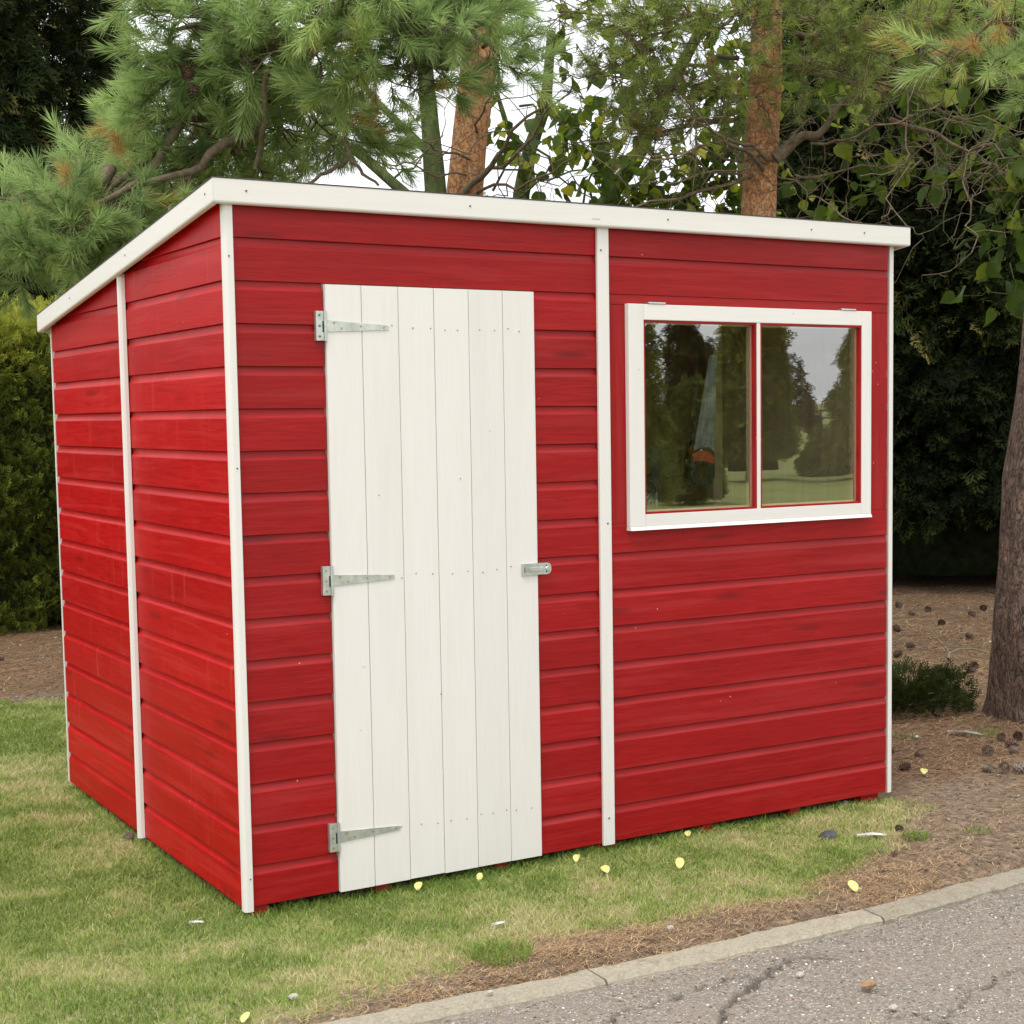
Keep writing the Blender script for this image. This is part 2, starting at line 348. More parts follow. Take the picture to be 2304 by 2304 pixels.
# ------------------------------------------------------------------ setting: ground, road, kerb
KX = np.array([-6, -.8, .1, .41, .88, 1.08, 1.53, 2.22, 3.2, 6]); KYT = np.array([-.70, -.825, -.871, -.899, -.913, -.917, -.922, -.885, -.79, -.45])
KYB = KYT-.100
def kt(x): return np.interp(x, KX, KYT)
def kb(x): return np.interp(x, KX, KYB)
def lawn_mask(x, y):
    n = fbm(x*3.1, y*3.1, 5)-.5; n2 = fbm(x*11, y*11, 9)-.5
    e = np.interp(x, [-3, -.17, .12, .30, .56, .76, 1.0, 1.31, 1.58, 1.85, 2.1, 2.5], [-.84, -.81, -.74, -.67, -.66, -.74, -.765, -.765, -.71, -.60, -.45, -.3])
    m = sstep(-.05, .07, y-e+n*.16+n2*.14)
    right = np.interp(y, [-.9, -.5, -.3, 0, .3], [1.95, 2.1, 2.28, 2.32, 2.0])
    m = m*sstep(.18, -.12, x-right+n*.5+n2*.35)
    m = m*sstep(.12, -.12, y-4.15+n*1.1+n2*.5)
    inside = (x > .05)*(x < 2.44)*(y > .05)*(y < 1.87)
    m = np.where(inside, 0, m)*(y > kt(x)+.01)
    m = np.where((x > 2.2)*(y > .2), 0, m)
    return m
def dry_mask(x, y):
    return np.clip((fbm(x*1.7+3, y*1.7, 21, 4)-.5)*2.3+.38+(fbm(x*9, y*9, 31, 3)-.5)*1.7, 0, 1)
def ground_z(x, y):
    e = kt(x)
    z = (fbm(x*2.2, y*2.2, 3, 4)-.5)*.03+(fbm(x*14, y*14, 8, 3)-.5)*.010
    lip = np.exp(-((y-e-.11)/.09)**2)*(fbm(x*5, y*5, 12, 3)-.35)*.045
    far = np.maximum(0, y-8)*.004
    near = sstep(0, .05, y-e)
    return (z+lip)*near+far-.004+.012*near
def grid_sheet(name, xs, ys, zf, m, attrs=None, yclip=None):
    X, Y = np.meshgrid(xs, ys)
    if yclip is not None:
        lo = yclip(X); Y = np.where(Y < lo, lo, Y)
    Z = zf(X, Y); V = np.stack([X, Y, Z], -1).reshape(-1, 3)
    ny, nx = X.shape; i = np.arange(nx*ny).reshape(ny, nx)
    F = np.stack([i[:-1, :-1], i[:-1, 1:], i[1:, 1:], i[1:, :-1]], -1).reshape(-1, 4)
    at_ = {k: f(X, Y).ravel() for k, f in (attrs or {}).items()}
    return npmesh(name, V, F, m, smooth=True, attrs=at_)
def litter_mask(x, y):
    left = sstep(4.1, 4.5, y)*sstep(2.6, 2.0, x)*.85
    return np.maximum(left, 1)*0+left+(1-left)*sstep(2.3, 3.0, x+(fbm(x*2, y*2, 41)-.5)*1.3+np.clip(y-.15, -1.2, 1.5)*.9)*.85
xs = np.concatenate([np.linspace(-300, -6, 14)[:-1], np.arange(-6, 11, .04), np.linspace(11, 300, 14)])
ys = np.concatenate([np.arange(-1.1, 7, .04), np.linspace(7.3, 16, 18), np.linspace(20, 1500, 14)])
g = grid_sheet('ground', xs, ys, ground_z, GROUND, {'lawn': lambda x, y: lawn_mask(x, y)*(y < 30), 'litter': litter_mask}, yclip=lambda x: kt(x)-.0)
tag(g, kind='structure')
CRACKS = [[(.55, -1.52), (.65, -1.37), (.77, -1.27), (.89, -1.2), (.98, -1.15), (1.08, -1.11), (1.15, -1.10), (1.19, -1.16)],
          [(.45, -1.20), (.58, -1.165), (.7, -1.16), (.79, -1.15), (.87, -1.14), (.95, -1.16)],
          [(1.05, -1.70), (1.13, -1.63), (1.23, -1.58), (1.38, -1.52), (1.49, -1.49), (1.6, -1.50)],
          [(1.02, -1.55), (1.11, -1.58), (1.08, -1.64), (1.16, -1.69)]]
def crack_d(X, Y):
    d = np.full(X.shape, 9.); wob = (fbm(X*22, Y*22, 55, 3)-.5)*.05; wob2 = (fbm(X*22, Y*22, 77, 3)-.5)*.05
    for ci, c in enumerate(CRACKS):
        wd = [.0062, .0035, .0026, .0026][ci]
        for (x0, y0), (x1, y1) in zip(c[:-1], c[1:]):
            px, py = X+wob-x0, Y+wob2-y0; dx, dy = x1-x0, y1-y0
            tt = np.clip((px*dx+py*dy)/(dx*dx+dy*dy), 0, 1)
            d = np.minimum(d, np.hypot(px-tt*dx, py-tt*dy)/wd)
    return d
def crack_a(X, Y):
    near = (X > .3)*(X < 1.8)*(Y > -1.9)
    hole = np.exp(-(((X-1.13)/.08)**2+((Y+1.13)/.035)**2))*.8*sstep(.4, .65, fbm(X*40, Y*40, 4))
    return np.clip(np.where(near, np.maximum(sstep(2.2, .8, crack_d(X, Y)), hole*.9), 0), 0, 1)
def road_z(X, Y):
    z = (fbm(X*1.5, Y*1.5, 61, 3)-.5)*.012+(fbm(X*60, Y*60, 63, 2)-.5)*.004-.006
    return z-crack_a(X, Y)*.014
xs = np.concatenate([np.linspace(-200, -2.5, 8)[:-1], np.arange(-2.5, 3.6, .012), np.linspace(3.6, 200, 8)])
ys = np.concatenate([np.array([-7, -5.5, -4.2, -3.2, -2.6]), np.arange(-2.4, -.50, .012)])
X, Y = np.meshgrid(xs, ys); top = kb(X)-.001; Y = np.where(Y > top, top, Y)
Z = road_z(X, Y); ny, nx = X.shape; i = np.arange(nx*ny).reshape(ny, nx)
F = np.stack([i[:-1, :-1], i[:-1, 1:], i[1:, 1:], i[1:, :-1]], -1).reshape(-1, 4)
tag(npmesh('road', np.stack([X, Y, Z], -1).reshape(-1, 3), F, ROAD, smooth=True, attrs={'crack': crack_a(X, Y)}), kind='structure')
# ground beyond the road, behind the camera: lawn and fields that the window mirrors
def back_z(x, y):
    return np.where(y < -75, (-y-75)*.0125, 0)-.02+(fbm(x*.05, y*.05, 90, 3)-.5)*.3*sstep(-30, -60, y)
tag(grid_sheet('lawn_across_the_road', np.linspace(-300, 400, 60), np.concatenate([np.linspace(-1200, -160, 10), np.linspace(-140, -7.02, 50)]), back_z, LAWNF), kind='structure')
# kerb: short concrete edging stones laid end to end
kerb = empty('kerb', (0, 0, 0)); tag(kerb, kind='structure')
cuts = [-3.2, -2.29, -1.38, -.47, .44, 1.52-.17, 2.26-.0, 3.17, 4.08]
cuts = [-3.1, -2.18, -1.26, -.34, .58, 1.50, 2.42, 3.34, 4.26]
for a, b_ in zip(cuts[:-1], cuts[1:]):
    a += .003; b_ -= .003; n = 44; V = []; F = []
    dz = random.uniform(-.003, .003); dy = random.uniform(-.004, .004)
    for k in range(n+1):
        x = a+(b_-a)*k/n; y1 = kt(x)-.003+dy; y0 = kb(x)+.004+dy; w1 = float(fbm(x*26, 1, 5)-.5)*.022; w0 = float(fbm(x*26, 7, 5)-.5)*.022
        V += [(x, y0+w0, -.06), (x, y0+w0, .004+dz), (x, y0+.010+w0, .013+dz), (x, y1-.008+w1, .015+dz), (x, y1+w1, .008+dz), (x, y1+w1, -.06)]
    for k in range(n):
        for j in range(5):
            p = k*6+j; F.append((p, p+1, p+7, p+6))
    F.append((0, 5, 4, 3, 2, 1)); q = n*6; F.append((q, q+1, q+2, q+3, q+4, q+5))
    m_ = MB(); m_.add(V, F); o = m_.build('kerb_stone', KERB, kerb, smooth=False)

# ------------------------------------------------------------------ the shed
W, D = 2.44, 1.92
PB = .1185; LINES = [1.9396-PB*i for i in range(16)]
SL = (1.791-2.026)/D
shed = empty('garden_shed', (0, 0, 0)); tag(shed, 'red shiplap timber garden shed with cream trim, plank door and sloping roof', 'shed')
# shiplap profile: d outwards, z upwards from the board's lower edge; the cove at the top is the bright strip
def profile(h, full=True):
    t0 = .014
    pts = [(0, .0), (t0-.0008, .0), (t0, .0008)]
    cove = .026
    if full and h > cove+.02:
        pts.append((t0, h-cove))
        pts.append((t0-.0012, h-cove+.003))
        for k in range(1, 6):
            a = k/5; pts.append((t0-.0012-.0066*(math.sin(a*math.pi/2)**.8), h-.0014-cove+.0044+(cove-.0044)*(a**1.05)))
        pts += [(.0045, h-.0014), (.0045, h+.007), (.0, h+.007)]
    else:
        pts += [(t0, h-.001), (0, h)]
    return pts
def board(parent, side, a, b, z0, z1, m, full=True, slope=False):
    """side: 'front','back' (runs along x), 'left','right' (runs along y)"""
    mb = MB(); pr_ = profile(z1-z0, full); e = random.uniform(-.0012, .0012)
    P = []
    n = len(pr_)
    for s, tt in ((0, a), (1, b)):
        for d, z in pr_:
            zz = z0+z
            dd = d+e*(d > .001)
            if side == 'front': P.append((tt, -dd, zz))
            elif side == 'back': P.append((tt, D+dd, zz))
            elif side == 'left': P.append((-dd, tt, zz))
            else: P.append((W+dd, tt, zz))
    if slope:     # cut the top edge of a side board along the roof
        P = [(x, y, min(z, 2.035+SL*y)) for x, y, z in P]
    F = [tuple(range(n)), tuple(range(2*n-1, n-1, -1))]+[(i, i+n, (i+1) % n+n, (i+1) % n) for i in range(n)]
    return mb.add(P, F).build('board', m, parent)
rows = [(.045, LINES[15])]+[(LINES[15-i], LINES[14-i]) for i in range(15)]+[(LINES[0], 2.035)]   # bottom up
rows = [(a, b+.0) for a, b in rows]
GAP = .0010
XM0, XM1 = 1.2014, 1.2446
DX0, DX1, DZ0, DZ1 = .2777, .9679, .0455, 1.8172
# inner sheets of the four walls, each with its boards as children
fwl = MB()
fwl.box((.03, .0005, .045), (DX0+.02, .012, 2.03)).box((DX1-.02, .0005, .045), (1.345, .012, 2.03)).box((DX0+.021, .0005, DZ1+.0), (DX1-.021, .012, 2.03))
fwl.box((1.3455, .0005, .045), (2.315, .012, 1.09)).box((1.3455, .0005, 1.765), (2.315, .012, 2.03)).box((2.3155, .0005, .045), (2.41, .012, 2.03))
front = fwl.build('front_wall', PALE, shed)
for k, (z0, z1) in enumerate(rows):
    z1 -= GAP
    top = z0 >= LINES[1]-1e-4
    if top: board(front, 'front', .0108, XM0+.002, z0, z1, RED_F, z1 < 2.0)
    else:
        board(front, 'front', .0108, DX0-.0025, z0, z1, RED_F); board(front, 'front', DX1+.0025, XM0+.002, z0, z1, RED_F)
    if top: board(front, 'front', XM1-.002, W, z0, z1, RED_F, z1 < 2.0)
    elif z1 < LINES[8]+.001: board(front, 'front', XM1-.002, W, z0, z1, RED_F)
# flat boards that frame the window
def flat(parent, x0, x1, z0, z1, m, y=-.0125):
    return MB().box((x0, y, z0), (x1, 0, z1), .001).build('board', m, parent)
zl = LINES[1]-GAP
flat(front, XM1-.002, W, LINES[8], 1.084, RED_F); flat(front, XM1-.002, W, 1.788, zl, RED_F)
flat(front, XM1-.002, 1.350, 1.085, 1.787, RED_V); flat(front, 2.310, W, 1.085, 1.787, RED_V)
for nm, sd_, m_ in (('left_wall', 'left', RED_S_LIT), ('right_wall', 'right', RED_S_LIT)):
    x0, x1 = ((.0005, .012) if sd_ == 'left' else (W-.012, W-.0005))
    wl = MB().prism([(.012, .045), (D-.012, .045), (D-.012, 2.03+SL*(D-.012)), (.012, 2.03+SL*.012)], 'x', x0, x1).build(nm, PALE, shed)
    for z0, z1 in rows:
        z1 -= GAP; zroof = 2.035
        segs = ((.0008, .936), (.962, D-.002))
        for a, b_ in segs:
            if z0 >= 2.035+SL*a-.004: continue
            bb = b_
            if z0 > 2.035+SL*b_-.004: bb = (z0+.004-2.035)/SL
            # finer cut where the roof crosses the board
            if z1 > 2.035+SL*bb:
                pr_ = profile(z1-z0, z1 < 2.0); nseg = 6; P = []; F = []; n = len(pr_)
                for k in range(nseg+1):
                    y = a+(bb-a)*k/nseg
                    for d, z in pr_: P.append(((-d if sd_ == 'left' else W+d), y, min(z0+z, 2.035+SL*y)))
                for k in range(nseg):
                    for i in range(n): F.append((k*n+i, (k+1)*n+i, (k+1)*n+(i+1) % n, k*n+(i+1) % n))
                F.append(tuple(range(n))); F.append(tuple(nseg*n+i for i in range(n)))
                MB().add(P, F).build('board', m_, wl)
            else: board(wl, sd_, a, bb, z0, z1, m_)
bk = MB().box((.012, D-.012, .045), (W-.012, D-.0005, 1.79)).build('back_wall', PALE, shed)
for z0, z1 in rows:
    if z0 > 1.78: continue
    board(bk, 'back', .01, W-.01, z0, min(z1, 1.795)-GAP, RED_F)
# trims
def trim(name, prof, z0, z1, m=CREAM_V):
    return MB().prism(prof, 'z', z0, z1).build(name, m, shed)
# front left corner: square bead with a rounded outer arris
arc = [(-.0150+.011*(1-math.cos(a))-.0, -.026+.013*(1-math.sin(a))) for a in np.linspace(0, math.pi/2, 6)]
trim('corner_trim', [(.0105, -.026)]+[(x, y) for x, y in arc[::-1]]+[(-.0150, .0005), (.0105, .0005)], .034, 2.028+.008)
trim('corner_trim', [(W+.0145, -.009), (W+.033, -.009), (W+.033, .035), (W+.0145, .035)], .038, 2.03)
trim('corner_trim', [(-.013, D+.0145), (-.013, D+.028), (.03, D+.028), (.03, D+.0145)], .040, 1.795)
trim('corner_trim', [(W+.0145, D-.03), (W+.033, D-.03), (W+.033, D+.03), (W+.0145, D+.03)], .040, 1.79)
trim('cover_strip', [(XM0, -.0245), (XM0+.002, -.0265), (XM1-.002, -.0265), (XM1, -.0245), (XM1, -.0152), (XM0, -.0152)], .039, 2.034)
trim('cover_strip', [(-.0152, .933), (-.026, .935), (-.034, .941), (-.036, .949), (-.034, .958), (-.026, .964), (-.0152, .966)], .040, 2.03+SL*.95)
# nails in the trim
def nails(parent, pts, axis, name='nail', r=.0032, m=NAIL):
    for p in pts: MB().cyl(p, axis, r, .0016, 8).build(name, m, parent)
nails(shed, [(1.214, -.0268, 1.955), (1.229, -.0268, 1.09), (1.221, -.0268, .128)], (0, -1, 0))
nails(shed, [(-.003, -.0265, 1.885), (.002, -.0265, 1.30), (.003, -.0265, .13)], (0, -1, 0), r=.0025)
# bearers
for xc, wd in ((.043, .045), (.425, .045), (.834, .045), (1.233, .066), (1.638, .045), (2.026, .045), (2.376, .085)):
    MB().box((xc-wd/2, .002, -.015), (xc+wd/2, D-.002, .0445), .002).build('bearer', RED_F, shed)
MB().box((.02, .014, .0455), (W-.02, D-.014, .0585)).build('floor', PALE, shed)
# inside framing seen through the window
MB().box((2.366, .93, .06), (2.412, .985, 1.80), .001).build('stud', PALE, shed)
for x, y in ( (2.392, .03), (.03, .95), (2.392, 1.84), (1.24, 1.86), (.6, 1.86), (1.9, 1.86)):
    MB().box((x-.018, y-.022 if y < 1.8 else y-.0, .06), (x+.018, y+.022 if y < 1.8 else y+.044, 1.99+SL*(y+.05)), .001).build('stud', PALE, shed)
MB().box((1.30, .0125, 1.055), (2.35, .050, 1.085)).build('window_rail', PALE, shed)
MB().box((1.30, .0125, 1.768), (2.35, .050, 1.80)).build('window_rail', PALE, shed)
MB().box((1.315, .0125, 1.086), (1.345, .050, 1.767)).build('window_stud', PALE, shed)
MB().box((2.316, .0125, 1.086), (2.346, .050, 1.767)).build('window_stud', PALE, shed)
# roof: decking, felt, fascias; built level on a tilted frame
ZR = 2.0915
roof = MB()
y0, y1 = -.030, D+.056
def rz(y): return ZR-.012+SL*(y+.046)
roof.add([(-.034, y0, rz(y0)-.020), (W+.064, y0, rz(y0)-.020), (W+.064, y1, rz(y1)-.020), (-.034, y1, rz(y1)-.020),
          (-.034, y0, rz(y0)), (W+.064, y0, rz(y0)), (W+.064, y1, rz(y1)), (-.034, y1, rz(y1))],
         [(0, 3, 2, 1), (4, 5, 6, 7), (0, 1, 5, 4), (1, 2, 6, 5), (2, 3, 7, 6), (3, 0, 4, 7)])
roof = roof.build('roof', RED_F, shed)
fe = MB()
x0, x1, y0, y1 = -.050, W+.080, -.047, D+.072
V = []
for dz in (.0005, .0040):
    for x, y in ((x0, y0), (x1, y0), (x1, y1), (x0, y1)): V.append((x, y, ZR+SL*(y+.046)+dz))
fe.add(V, [(0, 3, 2, 1), (4, 5, 6, 7), (0, 1, 5, 4), (1, 2, 6, 5), (2, 3, 7, 6), (3, 0, 4, 7)]).build('roofing_felt', FELT, roof)
FH = .0655
def fascia(o0, o1, i1, i0, m):
    """outer start, outer end, inner end, inner start as (x,y); follows the roof slope, lower arris rounded off"""
    V = []
    rings = ((0, -FH+.006), (.0015, -FH+.002), (.006, -FH), (1, -FH), (1, 0), (.0, 0))
    for (o, i_) in ((o0, i0), (o1, i1)):
        o = np.array(o); i_ = np.array(i_); L_ = np.linalg.norm(i_-o)
        for k, dz in rings:
            p = o+(i_-o)*(k if k == 1 or k == 0 else k/.015)
            V.append((p[0], p[1], ZR+SL*(p[1]+.046)+dz))
    n = len(rings)
    F = [tuple(range(n)), tuple(range(2*n-1, n-1, -1))]+[(i, i+n, (i+1) % n+n, (i+1) % n) for i in range(n)]
    return MB().add(V, F).build('fascia_board', m, roof)
T = .015
ax0, ax1, ay0, ay1 = -.049, W+.0786, -.046, D+.070
fascia((ax0+.0006, ay0), (ax1, ay0), (ax1-T, ay0+T), (ax0+T, ay0+T), CREAM_H)
m_side = CREAM_H
fascia((ax0, ay1), (ax0, ay0), (ax0+T, ay0+T+.0006), (ax0+T, ay1-T), m_side)
fascia((ax1, ay0), (ax1, ay1), (ax1-T, ay1-T), (ax1-T, ay0+T+.0006), m_side)
fascia((ax1, ay1+.0006), (ax0, ay1+.0006), (ax0+T, ay1-T+.001), (ax1-T, ay1-T+.001), CREAM_H)
nails(roof, [(x, -.0462, ZR-.030) for x in (.045, .74, 1.46, 2.30)]+[(2.06, -.0462, ZR-.031)], (0, -1, 0), r=.003)
nails(roof, [(-.0492, y, ZR-.034+SL*y) for y in (.02, .8, 1.5)], (-1, 0, 0), r=.003)
MB().box((1.17, -.0464, ZR-.044), (1.20, -.0461, ZR-.0427)).build('scratch', NAIL, roof)

# door: six planks on hidden ledges
door = MB()
for z in (.20, .965, 1.70): door.box((DX0+.025, -.010, z-.05), (DX1-.025, .006, z+.05))
door = door.build('door', CREAM_V, shed)
seams = [DX0, .3895, .5062, .6228, .7388, .8560, DX1]
for i in range(6):
    a, b_ = seams[i]+.0008, seams[i+1]-.0008
    z0 = DZ0+random.uniform(-.001, .001); y = -.0265+random.uniform(-.0006, .0006)
    pr_ = [(a, y+.0015), (a+.0015, y), (b_-.0015, y), (b_, y+.0015), (b_, -.0105), (a, -.0105)]
    MB().prism(pr_, 'z', z0, DZ1).build('plank', CREAM_V, door)
for z, xs_ in ((1.699, (.484, .552, .61, .658, .70, .775, .826, .873, .912)), (.967, (.498, .545, .60, .667, .72, .771, .82, .87)), (.207, (.478, .545, .60, .645, .70, .75, .792, .84, .875, .93))):
    nails(door, [(x, -.0270, z+random.uniform(-.006, .006)) for x in xs_], (0, -1, 0), r=.0018)
nails(door, [(.62, -.0270, .60), (.43, -.0270, 1.21), (.70, -.0270, 1.25)], (0, -1, 0), r=.0018)
# T hinges
for zc in (1.699, .968, .211):
    h = MB().box((.2465, -.0300, zc-.042), (.2700, -.0145, zc+.042), .0008).build('hinge', STEEL, door)
    MB().cyl((.2745, -.0305, zc-.043), (0, 0, 1), .0045, .086, 14).build('hinge_knuckle', STEEL, h) if False else None
    kn_ = MB().cyl((.2745, -.0305, zc-.043), (0, 0, 1), .0045, .086, 14)
    kn_.prism([(.279, zc-.0165), (.279, zc+.0165), (.468, zc+.0055), (.4735, zc+.003), (.4735, zc-.0055), (.468, zc-.008)], 'y', -.0298, -.0268)
    kn_.build('hinge_strap', STEEL, door)
    nails(door, [(.2570, -.0300, zc+d) for d in (-.030, 0, .030)], (0, -1, 0), 'screw', .0036, SCREW if zc < 1.5 else NAIL)
    nails(door, [(x, -.0298, zc+d) for x, d in ((.301, .009), (.325, -.006), (.385, .001), (.458, -.001))], (0, -1, 0), 'screw', .0034, SCREW)
    MB().box((.2655, -.0304, zc-.018), (.2695, -.0301, zc+.014)).build('hinge_slot', DARKHOLE, door)
# hasp and staple
hs = MB().prism([(.908, .942), (1.000, .942), (1.008, .946), (1.012, .954), (1.012, .966), (1.008, .974), (1.000, .978), (.908, .978)], 'y', -.0325, -.0270)
hs.box((.932, -.0350, .953), (.985, -.0326, .966), .0012)
hs.build('hasp', STEEL, door)
MB().box((.915, -.0329, .951), (.9175, -.0326, .968)).box((.9925, -.0329, .948), (.9965, -.0326, .971)).build('hasp_slot', DARKHOLE, door)
MB().cyl((.9985, -.0327, .9595), (0, -1, 0), .0085, .0035, 14, .006).build('staple', STEEL, door)

# window: cream sash, red rebate beads, two panes
WX0, WX1, WZ0, WZ1 = 1.3108, 2.3464, 1.0622, 1.7908
ox0, ox1, oz0, oz1 = 1.3700, 2.3020, 1.1130, 1.7405
ys0, ys1 = -.0345, -.0128
sash = MB()
wi = empty('window', (0, 0, 0), 0, shed)
MB().box((WX0, ys0, WZ0+.012), (ox0, ys1, WZ1), .0015).build('window_stile', CREAM_V, wi)
MB().box((ox1, ys0, WZ0+.012), (WX1, ys1, WZ1), .0015).build('window_stile', CREAM_V, wi)
MB().box((ox0+.0003, ys0+.0004, oz1), (ox1-.0003, ys1, WZ1-.0003), .0015).build('window_rail', CREAM_H, wi)
MB().prism([(ys0-.006, WZ0), (ys1, WZ0), (ys1, WZ0+.0118), (ys0, WZ0+.0118)], 'x', WX0, WX1).build('drip_moulding', CREAM_H, wi)
MB().box((ox0+.0003, ys0+.0004, WZ0+.012), (ox1-.0003, ys1, oz0), .001).build('window_rail', CREAM_H, wi)
MB().box((1.8325, ys0+.002, oz0), (1.8475, .010, oz1), .001).build('glazing_bar', CREAM_V, wi)
for a, b_ in ((ox0, 1.8325), (1.8475, ox1)):
    bd = MB(); q = .007; e = .0004
    yb = -.0128
    bd.box((a+e, ys0+.004, oz0+e), (a+q, yb, oz1-e)).box((b_-q, ys0+.004, oz0+e), (b_-e, yb, oz1-e))
    bd.box((a+q+e, ys0+.004, oz0+e), (b_-q-e, yb, oz0+q)).box((a+q+e, ys0+.004, oz1-q), (b_-q-e, yb, oz1-e))
    bd.build('glazing_bead', RED_V, wi)
    MB().box((a+.0015, -.0125, oz0+.0015), (b_-.0015, -.0095, oz1-.0015)).build('pane', GLASS, wi)
    pb = MB(); q2 = .012
    ya = -.0090
    pb.box((a+e, ya, oz0+e), (a+q2, .012, oz1-e)).box((b_-q2, ya, oz0+e), (b_-e, .012, oz1-e)).box((a+q2+e, ya, oz0+e), (b_-q2-e, .012, oz0+q2)).box((a+q2+e, ya, oz1-q2), (b_-q2-e, .012, oz1-e))
    pb.build('inner_bead', PALE, wi)
for x in (1.388, 2.205):
    MB().cyl((x, -.0330, WZ1+.0035), (1, 0, 0), .0038, .067, 12).box((x, -.0330, WZ1+.002), (x+.067, -.0131, WZ1+.0048)).build('window_hinge', STEEL, wi)

# ------------------------------------------------------------------ handsaws inside the shed
def handsaw(loc, rot, label, inset=True, k=.8):
    r = empty('handsaw', loc); r.rotation_euler = rot; r.scale = (k, k, k); tag(r, label, 'saw', 'handsaws hanging inside the shed')
    # local: x across, z up; blade points up, teeth on -x side
    n = 46; pts = [(-.048+.0*0, 0)]
    for k in range(n):
        z = .50*k/n; xe = -.060+.038*k/n; pts += [(xe, z), (xe+.0045, z+.50/n*.5)]
    pts += [(-.020, .50), (.018, .505), (.046, .02)]
    MB().prism(pts[1:], 'y', -.0008, .0008).build('blade', BLADE, r)
    # D-shaped handle with a finger hole, ring of quads between outer and inner outline
    outer = [(-.062, .030), (-.068, -.010), (-.060, -.060), (-.055, -.115), (-.035, -.128), (.030, -.120), (.052, -.108), (.060, -.070), (.052, -.010), (.046, .040), (.020, .062), (-.030, .055)]
    inner = [(-.026, -.022), (-.032, -.035), (-.030, -.060), (-.028, -.088), (-.018, -.096), (.012, -.094), (.024, -.088), (.028, -.065), (.026, -.035), (.020, -.022), (.008, -.018), (-.014, -.018)]
    V = []; F = []; n = 12
    for y in (-.012, .012):
        for (x, z) in outer: V.append((x, y*.8, z))
        for (x, z) in inner: V.append((x, y*.8, z))
    for i in range(n):
        j = (i+1) % n
        F += [(i, j, n+j, n+i), (2*n+i, 3*n+i, 3*n+j, 2*n+j), (i, 2*n+i, 2*n+j, j), (n+i, n+j, 3*n+j, 3*n+i)]
    h = MB().add(V, F).build('handle', BLACKP, r)
    if inset: MB().prism([(-.064, .020), (-.052, -.012), (.0, -.006), (.049, -.016), (.050, .012), (.020, .040), (-.03, .042)], 'y', -.0112, .0112).build('handle_grip_inset', ORANGEP, h)
    MB().cyl((-.02, -.0125, .045), (0, 1, 0), .006, .025, 12).build('handle_bolt', STEEL, h)
    return r
handsaw((2.118, .66, 1.262), (R(3), R(5), R(-22)), 'handsaw with orange and black handle hanging blade up behind the left window pane')
handsaw((2.135, .76, 1.285), (R(2), R(4), R(30)), 'second handsaw hanging just behind the orange handled one inside the shed')
handsaw((1.60, .30, 1.205), (R(188), R(-6), R(-20)), 'dark handle showing low in the corner of the left window pane', False, .9)

# ------------------------------------------------------------------ vegetation toolkit
def frames(A, roll=None):
    """rotation matrices whose z column is the unit axis A (n,3)"""
    A = A/np.linalg.norm(A, axis=1, keepdims=True); n = len(A)
    ref = np.where(np.abs(A[:, 2:3]) < .9, np.array([[0, 0, 1.]]), np.array([[1., 0, 0]]))
    X = np.cross(ref, A); X /= np.linalg.norm(X, axis=1, keepdims=True); Y = np.cross(A, X)
    if roll is None: roll = rng.uniform(0, 2*np.pi, n)
    c, s = np.cos(roll)[:, None], np.sin(roll)[:, None]
    X2 = X*c+Y*s; Y2 = -X*s+Y*c
    return np.stack([X2, Y2, A], -1)
def scatter(tpls, P, Rm, S, tint, jit=.12):
    """tpls: list of (V (m,3), F (k,3), t (m,)); places one at each P; returns V,F,tint"""
    Vs = []; Fs = []; Ts = []; off = 0
    which = rng.integers(0, len(tpls), len(P))
    for k, (V, F, tv) in enumerate(tpls):
        ix = np.where(which == k)[0]
        if not len(ix): continue
        X = np.einsum('nij,mj->nmi', Rm[ix], V)*S[ix][:, None, None]+P[ix][:, None, :]
        Vs.append(X.reshape(-1, 3)); m = len(V)
        Fs.append((F[None]+(np.arange(len(ix))*m)[:, None, None]+off).reshape(-1, F.shape[1])); off += len(ix)*m
        Ts.append(np.clip(tint[ix][:, None]+tv[None], 0, 1).ravel())
    return np.concatenate(Vs), np.concatenate(Fs), np.concatenate(Ts)
def tube(P, Rr, n=6):
    P = np.asarray(P, float); Rr = np.asarray(Rr, float)
    T = np.gradient(P, axis=0); T /= np.linalg.norm(T, axis=1, keepdims=True)+1e-9
    ref = np.array([0, 0, 1.]) if abs(T[0][2]) < .8 else np.array([1., 0, 0])
    X = np.cross(ref, T[0]); X /= np.linalg.norm(X); Xs = []
    for t_ in T:
        X = X-t_*(X@t_); X /= np.linalg.norm(X); Xs.append(X)
    Xs = np.array(Xs); Ys = np.cross(T, Xs); a = np.linspace(0, 2*np.pi, n, endpoint=False)
    V = P[:, None]+(Xs[:, None]*np.cos(a)[None, :, None]+Ys[:, None]*np.sin(a)[None, :, None])*Rr[:, None, None]
    k = len(P); i = np.arange(k*n).reshape(k, n)
    F = np.stack([i[:-1], np.roll(i, -1, 1)[:-1], np.roll(i, -1, 1)[1:], i[1:]], -1).reshape(-1, 4)
    return V.reshape(-1, 3), F
class Tubes:
    def __init__(s): s.V = []; s.F = []; s.n = 0
    def add(s, P, Rr, n=6):
        V, F = tube(P, Rr, n); s.V.append(V); s.F.append(F+s.n); s.n += len(V)
    def build(s, name, m, parent): return npmesh(name, np.concatenate(s.V), np.concatenate(s.F), m, parent, smooth=True)
def crooked(a, b, n=7, amp=.08, sag=0.):
    a = np.array(a, float); b = np.array(b, float); t_ = np.linspace(0, 1, n)[:, None]; L_ = np.linalg.norm(b-a)
    P = a+(b-a)*t_; J = rng.normal(0, 1, (n, 3))*amp*L_; J = (J+np.roll(J, 1, 0))*.5; J[0] = 0; J[-1] *= .3
    P = P+J; P[:, 2] -= sag*L_*np.sin(t_[:, 0]*np.pi); return P
